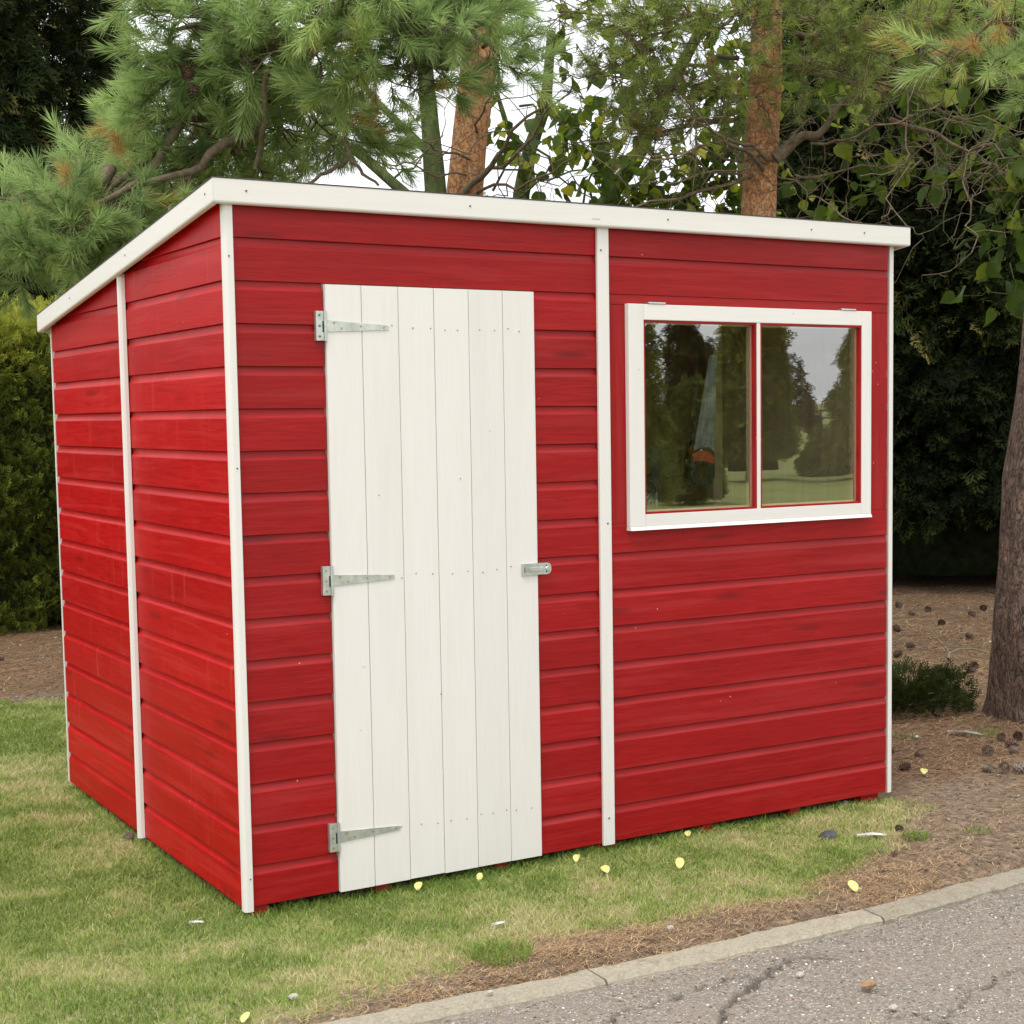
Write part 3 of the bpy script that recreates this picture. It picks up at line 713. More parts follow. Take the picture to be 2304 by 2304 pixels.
def trunk(parent, pts, rad, m, name='trunk', n=40, rows=70, bumpy=.05, flare=0):
    """a tapering trunk with its own uneven girth"""
    pts = np.array(pts, float); k = len(pts); tt = np.linspace(0, k-1, rows)
    P = np.stack([np.interp(tt, range(k), pts[:, j]) for j in range(3)], -1); Rr = np.interp(tt, range(k), rad)
    V, F = tube(P, Rr, n); V = V.reshape(rows, n, 3); a = np.arange(n)
    ridge = fbm(np.tile(a*.55, (rows, 1)), np.tile(tt[:, None]*1.1, (1, n)), 71, 3)-.5
    fl = 0
    if flare: fl = flare*np.exp(-(P[:, 2]-P[0, 2])/.18)[:, None]*(1+.5*np.sin(a*2*np.pi/n*5+1)[None])
    s = 1+bumpy*2*ridge+fl
    V = P[:, None]+(V-P[:, None])*s[..., None]
    return npmesh(name, V.reshape(-1, 3), F, m, parent, smooth=True)
# --- templates
def tpl_shoot(nn, length, nl, wd, droop=.0, seed=0, up_ang=(28, 62)):
    r = np.random.default_rng(seed); V = []; F = []; T = []
    for k in range(nn):
        s = r.uniform(.0, 1); z = length*s; a = r.uniform(0, 2*np.pi); th = np.radians(r.uniform(*up_ang)*(1-.45*s)); l = nl*r.uniform(.75, 1.12)
        d = np.array([np.sin(th)*np.cos(a), np.sin(th)*np.sin(a), np.cos(th)]); p = np.array([0, 0, z])
        bend = np.array([np.cos(a), np.sin(a), 0])*r.uniform(-.12, .16)*l
        sd_ = np.cross(d, r.normal(size=3)); sd_ /= np.linalg.norm(sd_); w_ = wd*r.uniform(.8, 1.2)
        m1 = p+d*l*.5+bend*.5; tip = p+d*l+bend*1.2
        b0 = len(V); V += [p-sd_*w_*.5, p+sd_*w_*.5, m1+sd_*w_*.5, m1-sd_*w_*.5, tip]
        F += [(b0, b0+1, b0+2), (b0, b0+2, b0+3), (b0+3, b0+2, b0+4)]; q = r.uniform(-.16, .16); T += [q-.05]*2+[q, q, q+.08]
    # the shoot's stem
    return np.array(V), np.array(F), np.array(T)
def tpl_spray(seed, L_=.16, nb=9, w_=.012):
    """flattened cypress branchlet: a stem with alternate tapering side twigs"""
    r = np.random.default_rng(seed); V = []; F = []; T = []
    def leaf(p, d, l, ww, q):
        n_ = np.array([0, 1, 0])+r.normal(0, .25, 3); s_ = np.cross(d, n_); s_ /= np.linalg.norm(s_)
        b0 = len(V); V.extend([p, p+d*l*.45+s_*ww*.5, p+d*l, p+d*l*.45-s_*ww*.5]); F.append((b0, b0+1, b0+2)); F.append((b0, b0+2, b0+3)); T.extend([q-.12, q, q+.15, q])
    for k in range(nb):
        s = (k+.5)/nb; p = np.array([0, 0, L_*s]); sg = 1 if k % 2 else -1; th = np.radians(r.uniform(30, 52))
        d = np.array([sg*np.sin(th), r.normal(0, .18), np.cos(th)]); l = L_*(.62*(1-s)+.20); d /= np.linalg.norm(d)
        leaf(p, d, l, w_*r.uniform(.8, 1.3), s*.2-.1)
        th2 = th+np.radians(25)*1; d2 = np.array([sg*np.sin(th2), r.normal(0, .2), np.cos(th2)]); leaf(p+d*l*.4, d2/np.linalg.norm(d2), l*.5, w_*.8, s*.2-.05)
        th3 = th-np.radians(28); d3 = np.array([sg*np.sin(th3), r.normal(0, .2), np.cos(th3)]); leaf(p+d*l*.45, d3/np.linalg.norm(d3), l*.5, w_*.8, s*.2)
    leaf(np.array([0, 0, L_*.5]), np.array([0, 0, 1.]), L_*.55, w_, .15)
    return np.array(V), np.array(F), np.array(T)
SHOOT = [tpl_shoot(118, .17, .098, .0029, seed=i, up_ang=(24, 66)) for i in range(6)]+[tpl_shoot(90, .09, .096, .0029, seed=20+i, up_ang=(24, 72)) for i in range(5)]
SHOOT2 = [tpl_shoot(34, .05, .060, .0022, seed=40+i, up_ang=(30, 85)) for i in range(4)]
SPRAY = [tpl_spray(i) for i in range(6)]
def leaf_tpl(seed, nl=5):
    """broad ovate leaf, folded along the midrib and drooping to the tip"""
    r = np.random.default_rng(seed); V = []; F = []
    prof = [0.05, .40, .50, .42, .22, .01]; cur = r.uniform(.15, .5); fold = r.uniform(.05, .22)
    for k, wv in enumerate(prof):
        s = k/(len(prof)-1); z = s; y = -cur*s*s
        V += [(-wv, y+fold*wv*2, z), (0, y, z), (wv, y+fold*wv*2, z)]
    for k in range(len(prof)-1):
        a = k*3; F += [(a, a+1, a+4), (a, a+4, a+3), (a+1, a+2, a+5), (a+1, a+5, a+4)]
    V = np.array(V); V[:, 0] *= r.uniform(.72, 1.0); V[:, 0] += r.normal(0, .02, len(V)); V[:, 1] += r.normal(0, .02, len(V)); return V, np.array(F), r.uniform(-.04, .04, len(V))
LEAF = [leaf_tpl(i) for i in range(5)]

# --- a pine: trunk, limbs, twigs, needle shoots grown round limb ends
def pine(root, hub, clusters, shoots_per_m3, tpls, mat, limb_m, tw_r=.006, twigs_per=16, per_twig=6, size=1., bare=0., seed=1, tint0=.38, limb_k=1.):
    global rng
    rng = np.random.default_rng(seed)
    tb = Tubes(); P = []; A = []; S = []; T = []
    for (c, rad, att) in clusters:
        c = np.array(c, float)
        limb = crooked(att, c, 9, .045, .04); tb.add(limb, np.linspace((.026+.02*rad)*limb_k, .009*limb_k, 9), 7)
        base_t = rng.uniform(-.14, .14)
        nt_ = int(twigs_per*(rad/.4)**1.6)
        ldir = limb[-1]-limb[-4]; ldir /= np.linalg.norm(ldir)
        for k in range(nt_):
            i0 = rng.integers(5, 9) if rng.random() < .7 else rng.integers(3, 9)
            s0 = limb[i0]; d = rng.normal(0, 1, 3); d[2] = abs(d[2])*.45+.05 if rng.random() < .62 else -abs(d[2])*.45
            d /= np.linalg.norm(d); d = d+ldir*.45; d /= np.linalg.norm(d)
            l = rad*rng.uniform(.55, 1.15); e = c*.6+s0*.4+d*l
            tw = crooked(s0, e, 6, .09, rng.uniform(-.10, .12)); tb.add(tw, np.linspace(tw_r, tw_r*.45, 6), 4)
            if rng.random() < bare: continue
            td = tw[-1]-tw[-2]; td /= np.linalg.norm(td)
            P.append(tw[-1]-td*.03); A.append(td+np.array([0, 0, .25])); S.append(rng.uniform(.85, 1.15)); T.append(base_t+rng.normal(0, .10))
            for j in range(per_twig):
                f = rng.uniform(.35, .98); q = f*5; i1 = min(int(q), 4); p = tw[i1]+(tw[i1+1]-tw[i1])*(q-i1)
                sd_ = np.cross(td, rng.normal(0, 1, 3)); sd_ /= np.linalg.norm(sd_); a = td*.75+sd_*.75+np.array([0, 0, .28])
                dd = rng.uniform(.03, .12); e2 = p+a/np.linalg.norm(a)*dd
                tb.add(np.array([p, (p+e2)/2+rng.normal(0, .006, 3), e2]), np.array([.0032, .0028, .0024]), 3)
                P.append(e2); A.append(a); S.append(rng.uniform(.7, 1.1)); T.append(base_t+rng.normal(0, .17)+(.6 if rng.random() < .035 else 0))
    tb.build('branches', limb_m, root)['kind'] = 'stuff'
    P = np.array(P); A = np.array(A); S = np.array(S)*size; T = np.array(T)+tint0
    V, F, tt = scatter(tpls, P, frames(A), S, T)
    o = npmesh('needles', V, F, mat, root, tint=tt); o['kind'] = 'stuff'
    return len(P)

# ---- the big long-needled pine whose trunk rises behind the roof
pa = empty('pine_tree', (2.74, 3.86, 0)); tag(pa, 'orange barked pine behind the shed door with long blue green needles filling the upper left', 'tree', 'pines behind the shed')
def rel(o, p): return tuple(np.array(p)-np.array(o.location))
ptsA = [at(872, 788, 9)*[1, 1, 0]+[0, 0, -.05], at(877, 360, 9), at(888, 240, 9), at(903, 130, 9), at(925, -60, 9), at(960, -420, 9)]
ra = [.125, .101, .102, .105, .092, .07]
trunk(pa, [rel(pa, p) for p in ptsA], ra, BARK_R, rows=90, bumpy=.07)
topA = ptsA[4]; midA = ptsA[3]
CL = [(-20, 470, 6.9, .28), (70, 460, 6.9, .36), (150, 420, 7.1, .38), (165, 500, 7.2, .30), (270, 400, 7.3, .42), (350, 330, 7.6, .38), (430, 290, 7.6, .36),
      (250, 250, 7.5, .17), (265, 130, 7.1, .17), (330, 200, 7.4, .32), (330, 60, 7.0, .32), (430, 150, 7.3, .36), (470, 30, 7.0, .38), (560, 110, 7.1, .38), (600, 230, 7.6, .36),
      (550, 310, 8.0, .30), (640, 20, 6.8, .42), (690, 150, 7.1, .36), (790, 60, 6.8, .36), (850, 130, 7.0, .24), (930, 40, 7.2, .28), (700, 270, 8.0, .24), (80, 420, 7.9, .18),
      (-90, 460, 7.2, .4), (520, -70, 7.2, .45), (760, -60, 7.0, .4), (300, -40, 7.3, .3), (905, 95, 7.3, .22), (480, 230, 8.2, .4), (160, 350, 8.2, .28)]
cl = []
for x, y, d, r_ in CL:
    c = at(x, y, d); att = midA if y > 200 else topA
    j = np.array([rng.normal(0, .12), rng.normal(0, .12), rng.uniform(-.15, .3)])
    # limbs leave the trunk high up and reach down and out
    hub_ = np.array(at(215, 400, 7.3)) if x < 0 else np.array(at(560, 120, 7.7)) if y > 170 else np.array(at(740, -20, 7.6))
    cl.append((rel(pa, c), r_, rel(pa, hub_+j)))
nA = pine(pa, None, cl, 0, SHOOT, NEEDLE, TWIG, twigs_per=12, per_twig=5, seed=3)
# main limbs joining the trunk to those limb roots, and the hanging ones the photograph shows
tb = Tubes()
for a, b_, r0, r1, sg in ((topA, at(740, -20, 7.6), .06, .04, 0), (midA+[0, 0, .25], at(560, 120, 7.7), .055, .035, -.05), (at(560, 120, 7.7), at(440, 290, 7.3), .030, .018, .05),
                      (at(500, 225, 7.3), at(270, 350, 7.1), .028, .012, .03), (at(510, 120, 7.0), at(480, 320, 7.2), .013, .010, .06), (at(640, 170, 7.2), at(655, 300, 7.2), .012, .009, .08), (at(655, 300, 7.2), at(560, 365, 7.1), .011, .006, 0), (at(655, 300, 7.2), at(715, 350, 7.2), .010, .006, 0)):
    P = crooked(a, b_, 10, .035, sg); tb.add([rel(pa, p) for p in P], np.linspace(r0, r1, 10), 9)
# dead boughs on the lower trunk, left bare
for x0, y0_, x1, y1_, r0 in ((870, 370, 1040, 180, .022), (905, 330, 1080, 150, .014), (900, 365, 1080, 300, .010), (885, 300, 760, 260, .008), (900, 250, 930, 150, .008), (880, 330, 700, 300, .006)):
    P = crooked(at(x0, y0_, 8.9), at(x1, y1_, 8.5), 10, .04, .03); tb.add([rel(pa, p) for p in P], np.linspace(r0, .004, 10), 7)
    for k in range(5):
        i_ = rng.integers(3, 9); q = P[i_]; e = q+np.array([rng.normal(0, .25), rng.normal(0, .15), rng.normal(.05, .22)]); tb.add([rel(pa, p) for p in crooked(q, e, 6, .1)], np.linspace(.004, .0018, 6), 4)
tb.build('limbs', TWIG, pa)['kind'] = 'stuff'

# ---- second pine, thinner needles, many bare mossy twigs
pb_ = empty('pine_tree', (3.95, 2.45, 0)); tag(pb_, 'scaly orange barked pine behind the window end with bare twiggy boughs', 'tree', 'pines behind the shed')
ptsB = [at(1428, 788, 8.5)*[1, 1, 0]+[0, 0, -.05], at(1431, 405, 8.5), at(1437, 280, 8.5), at(1446, 130, 8.5), at(1446, -60, 8.5), at(1450, -400, 8.5)]
trunk(pb_, [rel(pb_, p) for p in ptsB], [.115, .090, .094, .086, .080, .07], BARK_R, rows=90, bumpy=.08)
CL2 = [(1180, 60, 8.2, .34), (1250, 170, 8.3, .34), (1330, 60, 8.1, .36), (1290, 240, 8.4, .30), (1360, 170, 8.3, .3), (1120, 140, 8.6, .28), (1550, 40, 8.0, .36), (1640, 90, 8.2, .34), (1560, 130, 8.1, .28), (1720, 30, 8.0, .34),
       (1480, -20, 8.1, .34), (1400, 20, 8.0, .28), (1060, 30, 8.4, .32), (1700, 160, 8.6, .24), (1240, 20, 8.4, .34), (1210, 250, 8.6, .22), (1800, 90, 8.4, .3)]
cl2 = []
for x, y, d, r_ in CL2:
    s = -1 if x < 1435 else 1
    att = at(1445+s*50, y-30 if y > 60 else 20, 8.4)
    cl2.append((rel(pb_, at(x, y, d)), r_, rel(pb_, att)))
pine(pb_, None, cl2, 0, SHOOT2, NEEDLE2, TWIG, tw_r=.0038, twigs_per=20, per_twig=7, bare=.06, seed=11, tint0=.4, limb_k=.45)
rng = np.random.default_rng(5)
tb = Tubes(); tips = []
boughs = [(1462, 300, 1640, 150, .034), (1640, 150, 1800, 90, .014), (1455, 300, 1300, 220, .012), (1440, 320, 1280, 180, .012), (1465, 290, 1530, 220, .02), (1500, 330, 1740, 300, .006), (1680, 225, 1930, 290, .016),
          (1450, 310, 1210, 350, .006), (1460, 320, 1640, 430, .005), (1530, 270, 1760, 210, .008), (1640, 150, 1932, 250, .008), (1440, 290, 1100, 270, .008), (1420, 330, 1000, 400, .010), (1400, 330, 1130, 230, .008), (1600, 120, 1860, 330, .006), (1700, 150, 1710, 420, .005),
          (1740, 300, 1620, 330, .006), (1820, 270, 1830, 480, .005), (1850, 300, 1900, 330, .01)]
for x0, y0_, x1, y1_, r0 in boughs:
    P = crooked(at(x0, y0_, 8.4), at(x1, y1_, 8.0+rng.uniform(-.5, .6)), 11, .035, .02); tb.add([rel(pb_, p) for p in P], np.linspace(r0, .003, 11), 7)
    for k in range(5):
        i_ = rng.integers(2, 11); q = P[i_]; e = q+np.array([rng.normal(0, .3), rng.normal(0, .2), rng.normal(-.05, .22)]); T_ = crooked(q, e, 7, .11, rng.uniform(-.1, .1)); tb.add([rel(pb_, p) for p in T_], np.linspace(.0035, .0015, 7), 4)
        for kk in range(2):
            q = T_[rng.integers(2, 7)]; e = q+rng.normal(0, .13, 3); tb.add([rel(pb_, p) for p in crooked(q, e, 5, .14)], np.linspace(.0022, .0012, 5), 3)
tb.build('boughs', TWIG, pb_)['kind'] = 'stuff'

# ---- tree at the right edge: dark trunk and the bright tuft in the top corner
pc = empty('pine_tree', (4.16, .80, 0)); tag(pc, 'dark ridged bark pine trunk cut off by the right edge of the picture', 'tree', 'pines behind the shed')
ptsC = [(4.165, .83, -.06), at(1962, 1180, 7.35), at(1968, 900, 7.35), at(1990, 700, 7.35), at(2012, 480, 7.35), at(2050, 100, 7.35), at(2090, -400, 7.35)]
trunk(pc, [rel(pc, p) for p in ptsC], [.205, .205, .18, .165, .15, .13, .11], BARK_D, rows=110, bumpy=.10, flare=.16)
c3 = [(rel(pc, at(1890, 40, 5.6)), .24, rel(pc, at(2060, 60, 7.0))), (rel(pc, at(1925, 120, 5.6)), .20, rel(pc, at(2060, 60, 7.0))), (rel(pc, at(1800, -40, 5.8)), .28, rel(pc, at(2060, 40, 7.0))), (rel(pc, at(2010, 150, 5.8)), .3, rel(pc, at(2070, 60, 7.0)))]
pine(pc, None, c3, 0, SHOOT, NEEDLE, TWIG, twigs_per=14, per_twig=4, seed=23, tint0=.58, size=.8)

# ---- broad-leaved tree(s) behind, mossy stems against the sky
rng = np.random.default_rng(9)
bt = empty('broadleaf_tree', at(900, 788, 11)*[1, 1, 0]); tag(bt, 'mossy multi stemmed broadleaf tree seen between the two orange pine trunks', 'tree')
def stem(par, pts, rad, nm='stem', m=BARK_M): return trunk(par, [rel(par, at(*p)) for p in pts], rad, m, nm, 16, 40, .08)
stem(bt, [(822, 788, 11), (822, 360, 11), (812, 240, 11), (800, 100, 11), (790, -80, 11)], [.10, .078, .062, .055, .045])
stem(bt, [(822, 300, 11), (770, 250, 11.1), (700, 180, 11.2), (640, 90, 11.3)], [.035, .028, .022, .015])
stem(bt, [(825, 500, 10.9), (770, 370, 10.9), (690, 300, 11), (600, 230, 11)], [.05, .040, .032, .02])
stem(bt, [(985, 788, 11.3), (983, 370, 11.3), (1000, 280, 11.3), (1030, 200, 11.3), (1040, 60, 11.3)], [.09, .062, .05, .042, .03])
stem(bt, [(998, 290, 11.3), (960, 250, 11.2), (930, 150, 11.2)], [.03, .022, .012])
stem(bt, [(1080, 788, 11.5), (1130, 400, 11.5), (1200, 300, 11.6), (1260, 170, 11.6), (1330, 40, 11.6)], [.09, .06, .055, .05, .035])
stem(bt, [(1250, 500, 11.2), (1300, 370, 11.2), (1380, 280, 11.2), (1420, 200, 11.2)], [.05, .035, .03, .02])
tb = Tubes(); LP = []; 
def leafy(par, regions, tbs, lean=1.):
    for (x, y, d, r_, n) in regions:
        c = at(x, y, d)
        for k in range(n):
            a = c+rng.normal(0, r_*.5, 3); e = a+rng.normal(0, .16, 3)+[0, 0, -.05]
            P = crooked(a, e, 5, .1); tbs.add([rel(par, p) for p in P], np.linspace(.005, .002, 5), 3)
            for j in range(4): LP.append((P[rng.integers(1, 5)]+rng.normal(0, .02, 3)))
regs = [(1110, 260, 10.8, .35, 15), (1170, 330, 10.9, .35, 15), (1250, 330, 11, .4, 22), (1340, 310, 11, .4, 22), (1390, 250, 11, .35, 16), (1300, 400, 11.2, .35, 20), (1220, 400, 11, .3, 12), (1090, 100, 11, .4, 12), (1180, 60, 11.2, .4, 14),
        (1350, 100, 11.2, .4, 16), (1260, 130, 11.2, .4, 14), (1010, 250, 11, .3, 9), (950, 300, 11, .25, 7), (1180, 200, 11, .35, 12), (1370, 380, 11, .3, 16), (1400, 150, 11, .3, 12)]
regs = [(a, b, c, d, max(5, int(n*1.35))) for a, b, c, d, n in regs]
leafy(bt, regs, tb)
# long bare shoots against the sky
for x0, y0_, x1, y1_ in ((1010, 280, 1150, 400), (960, 380, 1120, 230), (1000, 300, 930, 200), (930, 360, 1250, 280), (1090, 400, 1180, 250), (1130, 390, 1050, 320), (700, 230, 780, 350), (740, 350, 830, 250), (980, 200, 1120, 240), (1150, 380, 1290, 330)):
    tb.add([rel(bt, p) for p in crooked(at(x0, y0_, 11), at(x1, y1_, 10.8), 9, .07)], np.linspace(.010, .003, 9), 5)
tb.build('twigs', BARK_M, bt)['kind'] = 'stuff'
def put_leaves(par, LP, mat, size, ncap, tint0=.4, ntint=.22):
    """the largest leaves each as an object, the rest in one mesh"""
    P = np.array(LP); n = len(P); A = rng.normal(0, .7, (n, 3)); A[:, 2] -= .8
    Rm = frames(A); S = size*rng.uniform(.5, 1.3, n); T = tint0+rng.normal(0, ntint, n)
    dpt = (P-CAM)@fw; order = np.argsort(-S/dpt); big = order[:ncap]; rest = order[ncap:]
    meshes = []
    for k, (V, F, tv) in enumerate(LEAF):
        for q in (.2, .45, .75):
            o_ = npmesh('leaf', V, F, mat, None, tint=np.clip(tv+q, 0, 1), smooth=True); meshes.append(o_.data); bpy.data.objects.remove(o_)
    for i_ in big:
        o = bpy.data.objects.new('leaf', meshes[rng.integers(0, len(meshes))]); col.objects.link(o); o.parent = par
        Mx = Matrix(Rm[i_].tolist()).to_4x4(); p = P[i_]-np.array(par.location)
        o.matrix_local = Matrix.Translation(Vector(p)) @ Mx @ Matrix.Scale(float(S[i_]), 4)
    if len(rest):
        V, F, tt = scatter(LEAF, P[rest]-np.array(par.location), Rm[rest], S[rest], T[rest]); o = npmesh('small_leaves', V, F, mat, par, tint=tt, smooth=True); o['kind'] = 'stuff'
put_leaves(bt, LP, BROAD, .100, 240, .5, .26)
# right-hand leafy shrub tree in the shade of the conifers
bt2 = empty('broadleaf_tree', at(1760, 788, 9.6)*[1, 1, 0]); tag(bt2, 'shaded large leaved tree whose twigs droop in front of the dark conifers at right', 'tree')
stem(bt2, [(2060, 788, 9.4), (2010, 420, 9.4), (1960, 200, 9.4), (1900, 60, 9.5), (1860, -60, 9.5)], [.07, .055, .045, .035, .02])
tb = Tubes(); LP = []
leafy(bt2, [(1560, 330, 9.6, .22, 6), (1640, 230, 9.8, .35, 12), (1720, 200, 9.8, .35, 14), (1800, 180, 9.6, .35, 14), (1870, 230, 9.4, .35, 14), (1580, 200, 9.8, .3, 8), (1920, 380, 9.2, .3, 12), (1900, 480, 9.2, .22, 7), (1720, 330, 9.2, .12, 2), (1760, 280, 9.4, .2, 4), (1930, 300, 9.2, .3, 10), (1690, 90, 10, .4, 12), (1800, 60, 10, .4, 12), (1540, 120, 10, .35, 8)], tb)
for x0, y0_, x1, y1_ in ((1960, 200, 1700, 210), (1950, 300, 1800, 470), (2000, 420, 1900, 400), (1800, 470, 1880, 430), (1740, 200, 1800, 460), (1920, 150, 1560, 190), (1980, 300, 1750, 340), (1870, 70, 1650, 90)):
    tb.add([rel(bt2, p) for p in crooked(at(x0, y0_, 9.4), at(x1, y1_, 9.3), 10, .05, .04)], np.linspace(.012, .003, 10), 5)
tb.build('twigs', BARK_M, bt2)['kind'] = 'stuff'
put_leaves(bt2, LP, BROAD, .115, 160, .28, .15)

# ---- conifers and hedges: dark core plus sprays over the surface
def spray_crown(root, surf, n, mat, size, core=None, tint0=.4, droop=.5, tspread=.2, name='foliage'):
    """surf(n) -> points, outward normals (local)"""
    P, Nn = surf(n)
    A = Nn*.6+rng.normal(0, .45, P.shape); A[:, 2] -= droop
    S = size*rng.uniform(.6, 1.35, len(P))
    cl_ = fbm(P[:, 0]*2.3+P[:, 1]*1.7, P[:, 2]*2.3, 33, 3)-.5
    V, F, tt = scatter(SPRAY, P, frames(A), S, tint0+cl_*.6+rng.normal(0, tspread, len(P)))
    o = npmesh(name, V, F, mat, root, tint=tt); o['kind'] = 'stuff'; return o
def cone_surf(rad, h, z0, tip=.12, lump=.22, facing=None):
    def f(n):
        z = z0+(h-z0)*(1-np.sqrt(rng.uniform(0, 1, n)*(1-tip)+0)); a = rng.uniform(0, 2*np.pi, n)
        if facing is not None: a = facing+rng.uniform(-1.75, 1.75, n)
        s = (z-z0)/(h-z0); lay = .5+.5*np.sin(z*5.5+3*np.sin(a*3)+a*2)
        r_ = rad*(1-s)**.75*(1+lump*(fbm(a*3, z*2.2, 13, 3)-.5)*2+.12*lay)*(1-.28*rng.uniform(0, 1, n)**2)
        r_ = np.where(z < z0+.5, r_*(.90+.2*(z-z0)), r_)
        return np.stack([r_*np.cos(a), r_*np.sin(a), z], -1), np.stack([np.cos(a), np.sin(a), np.full(n, -.1)], -1)
    return f
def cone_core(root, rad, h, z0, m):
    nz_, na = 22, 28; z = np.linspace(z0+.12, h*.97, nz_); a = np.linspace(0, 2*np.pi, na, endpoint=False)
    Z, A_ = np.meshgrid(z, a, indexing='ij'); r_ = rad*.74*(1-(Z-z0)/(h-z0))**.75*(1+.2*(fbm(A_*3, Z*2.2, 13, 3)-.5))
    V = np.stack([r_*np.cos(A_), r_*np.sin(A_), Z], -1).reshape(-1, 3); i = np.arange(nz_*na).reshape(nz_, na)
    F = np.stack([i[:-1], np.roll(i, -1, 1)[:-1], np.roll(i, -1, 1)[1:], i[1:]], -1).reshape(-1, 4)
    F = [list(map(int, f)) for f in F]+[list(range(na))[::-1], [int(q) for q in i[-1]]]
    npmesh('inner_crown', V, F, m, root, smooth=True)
def conifer(loc, rad, h, z0, n, mat, label, size=1., tint0=.4, core=CORE_D, group=None, droop=.5, trunk_r=.12, facing=None, lump=.22, solid=True, name='conifer'):
    o = empty(name, loc); tag(o, label, 'tree', group)
    trunk(o, [(0, 0, -.05), (0, 0, h*.5), (0, 0, h*.9)], [trunk_r, trunk_r*.6, .02], BARK_D, n=14, rows=20)
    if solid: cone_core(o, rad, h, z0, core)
    spray_crown(o, cone_surf(rad, h, z0, lump=lump, facing=facing), n, mat, size, tint0=tint0, droop=droop); return o
rng = np.random.default_rng(21)
FC = math.atan2(CAM[1]-6, CAM[0]-8)       # towards the viewer
gC = 'dark conifers behind the shed'
def gxy(x, d): p = at(x, 900, d); return (p[0], p[1], 0)
conifer(gxy(1790, 13.9), 1.75, 9.5, .0, 17000, CYP_D, 'nearest dark drooping conifer to the right of the shed, sprays reaching the ground', 1.15, .36, group=gC, facing=FC, trunk_r=.16)
conifer(gxy(2010, 14.8), 1.9, 9.0, .0, 9000, CYP_D, 'dark conifer behind the right hand trunk at the edge of the picture', 1.2, .30, group=gC, facing=FC, trunk_r=.16)
conifer(gxy(1620, 16.2), 1.35, 8.2, .2, 8000, CYP_D, 'dark conifer rising just over the right end of the roof', 1.2, .30, group=gC, facing=FC)
conifer(gxy(30, 15.5), 1.6, 8.5, 1.6, 9000, CYP_D, 'nearly black conifer at the far left with sky glinting through it', 1.25, .42, group=gC, facing=FC+.6, solid=False, trunk_r=.2)
conifer(gxy(-90, 14.0), 1.3, 8.0, .6, 7000, CYP_D, 'dark conifer cut off by the left edge behind the clipped hedge', 1.25, .42, group=gC, facing=FC+.6, solid=False, trunk_r=.2)
conifer(gxy(170, 17.5), 1.1, 7.4, 1.2, 5000, CYP_D, 'thin dark conifer in the gap left of the pine needles', 1.25, .40, group=gC, facing=FC+.6, solid=False, trunk_r=.2)
conifer(gxy(890, 24), 1.0, 4.9, .5, 4000, CYP_P, 'pale yellow green conifer far off beside the orange trunk', 1.5, .5, core=CORE_L, solid=False, lump=.3)
conifer(gxy(1460, 26), 1.3, 4.9, .5, 3500, CYP_P, 'pale feathery conifer far off between the second trunk and the dark trees', 1.4, .5, core=CORE_L, solid=False, lump=.35)
# clipped light green hedge on the left
hd = empty('hedge', (-.5, 7.4, 0)); tag(hd, 'clipped yellow green conifer hedge beyond the left side of the lawn', 'hedge')
def hedge_surf(n):
    t_ = rng.uniform(0, 1, n); x = rng.uniform(-4.5, 3.0, n)
    front_ = rng.random(n) < .74
    z = np.where(front_, rng.uniform(.0, 2.12, n), 2.12+rng.normal(0, .05, n)); bulge = (fbm(x*1.5, z*2, 14, 3)-.5)*.35
    y = np.where(front_, -.62-bulge+rng.uniform(0, .16, n)+.10*np.abs(z-1.1), rng.uniform(-.55, .5, n))
    z = z+np.where(front_, 0, (fbm(x*2.2, y*2.2, 18)-.5)*.25)
    return np.stack([x, y, z], -1), np.where(front_[:, None], np.array([[0, -1, .35]]), np.array([[0, -.25, 1.2]]))
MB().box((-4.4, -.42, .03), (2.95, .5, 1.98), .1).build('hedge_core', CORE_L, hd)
for x in np.arange(-4.2, 2.9, .55): MB().cyl((x+random.uniform(-.1, .1), -.1, -.05), (0, 0, 1), .035, .4, 8).build('stem', BARK_D, hd)
P, Nn = hedge_surf(26000); A = Nn*.7+rng.normal(0, .4, P.shape); A[:, 2] += .25
cl_ = fbm(P[:, 0]*3, P[:, 2]*3, 33, 3)-.5
V, F, tt = scatter(SPRAY, P, frames(A), .55*rng.uniform(.6, 1.35, len(P)), .34+cl_*.5+rng.normal(0, .13, len(P))+.40*sstep(1.45, 2.1, P[:, 2]))  # tint rises near the hedge top: light from above painted into the sprays
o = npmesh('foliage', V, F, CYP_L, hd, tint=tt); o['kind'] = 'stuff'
# low dark shrub to the right of the shed
sb = empty('low_shrub', (3.74, 1.28, 0)); tag(sb, 'low dark green shrub on the needle litter just right of the shed', 'shrub')
n = 950; a = rng.uniform(0, 2*np.pi, n); u_ = rng.uniform(0, 1, n)**.5; e_ = rng.uniform(0, np.pi/2, n)
P = np.stack([.38*u_*np.cos(a)*np.cos(e_*.6), .28*u_*np.sin(a)*np.cos(e_*.6), .01+.17*u_*np.sin(e_)*(.75+.5*fbm(a*2, e_*3, 3))], -1)
A = P*[1.5, 1.5, 2.0]+rng.normal(0, .12, P.shape)+[0, 0, .12]
V, F, tt = scatter(SPRAY, P, frames(A), .40*rng.uniform(.6, 1.3, n), .35+rng.normal(0, .18, n)); o = npmesh('foliage', V, F, JUNI, sb, tint=tt); o['kind'] = 'stuff'
tb = Tubes()
for k in range(14):
    aa = rng.uniform(0, 6.28); tb.add(crooked((0, 0, 0), (.25*math.cos(aa), .2*math.sin(aa), rng.uniform(.06, .14)), 5, .08), np.linspace(.008, .003, 5), 4)
tb.build('stems', TWIG, sb)['kind'] = 'stuff'

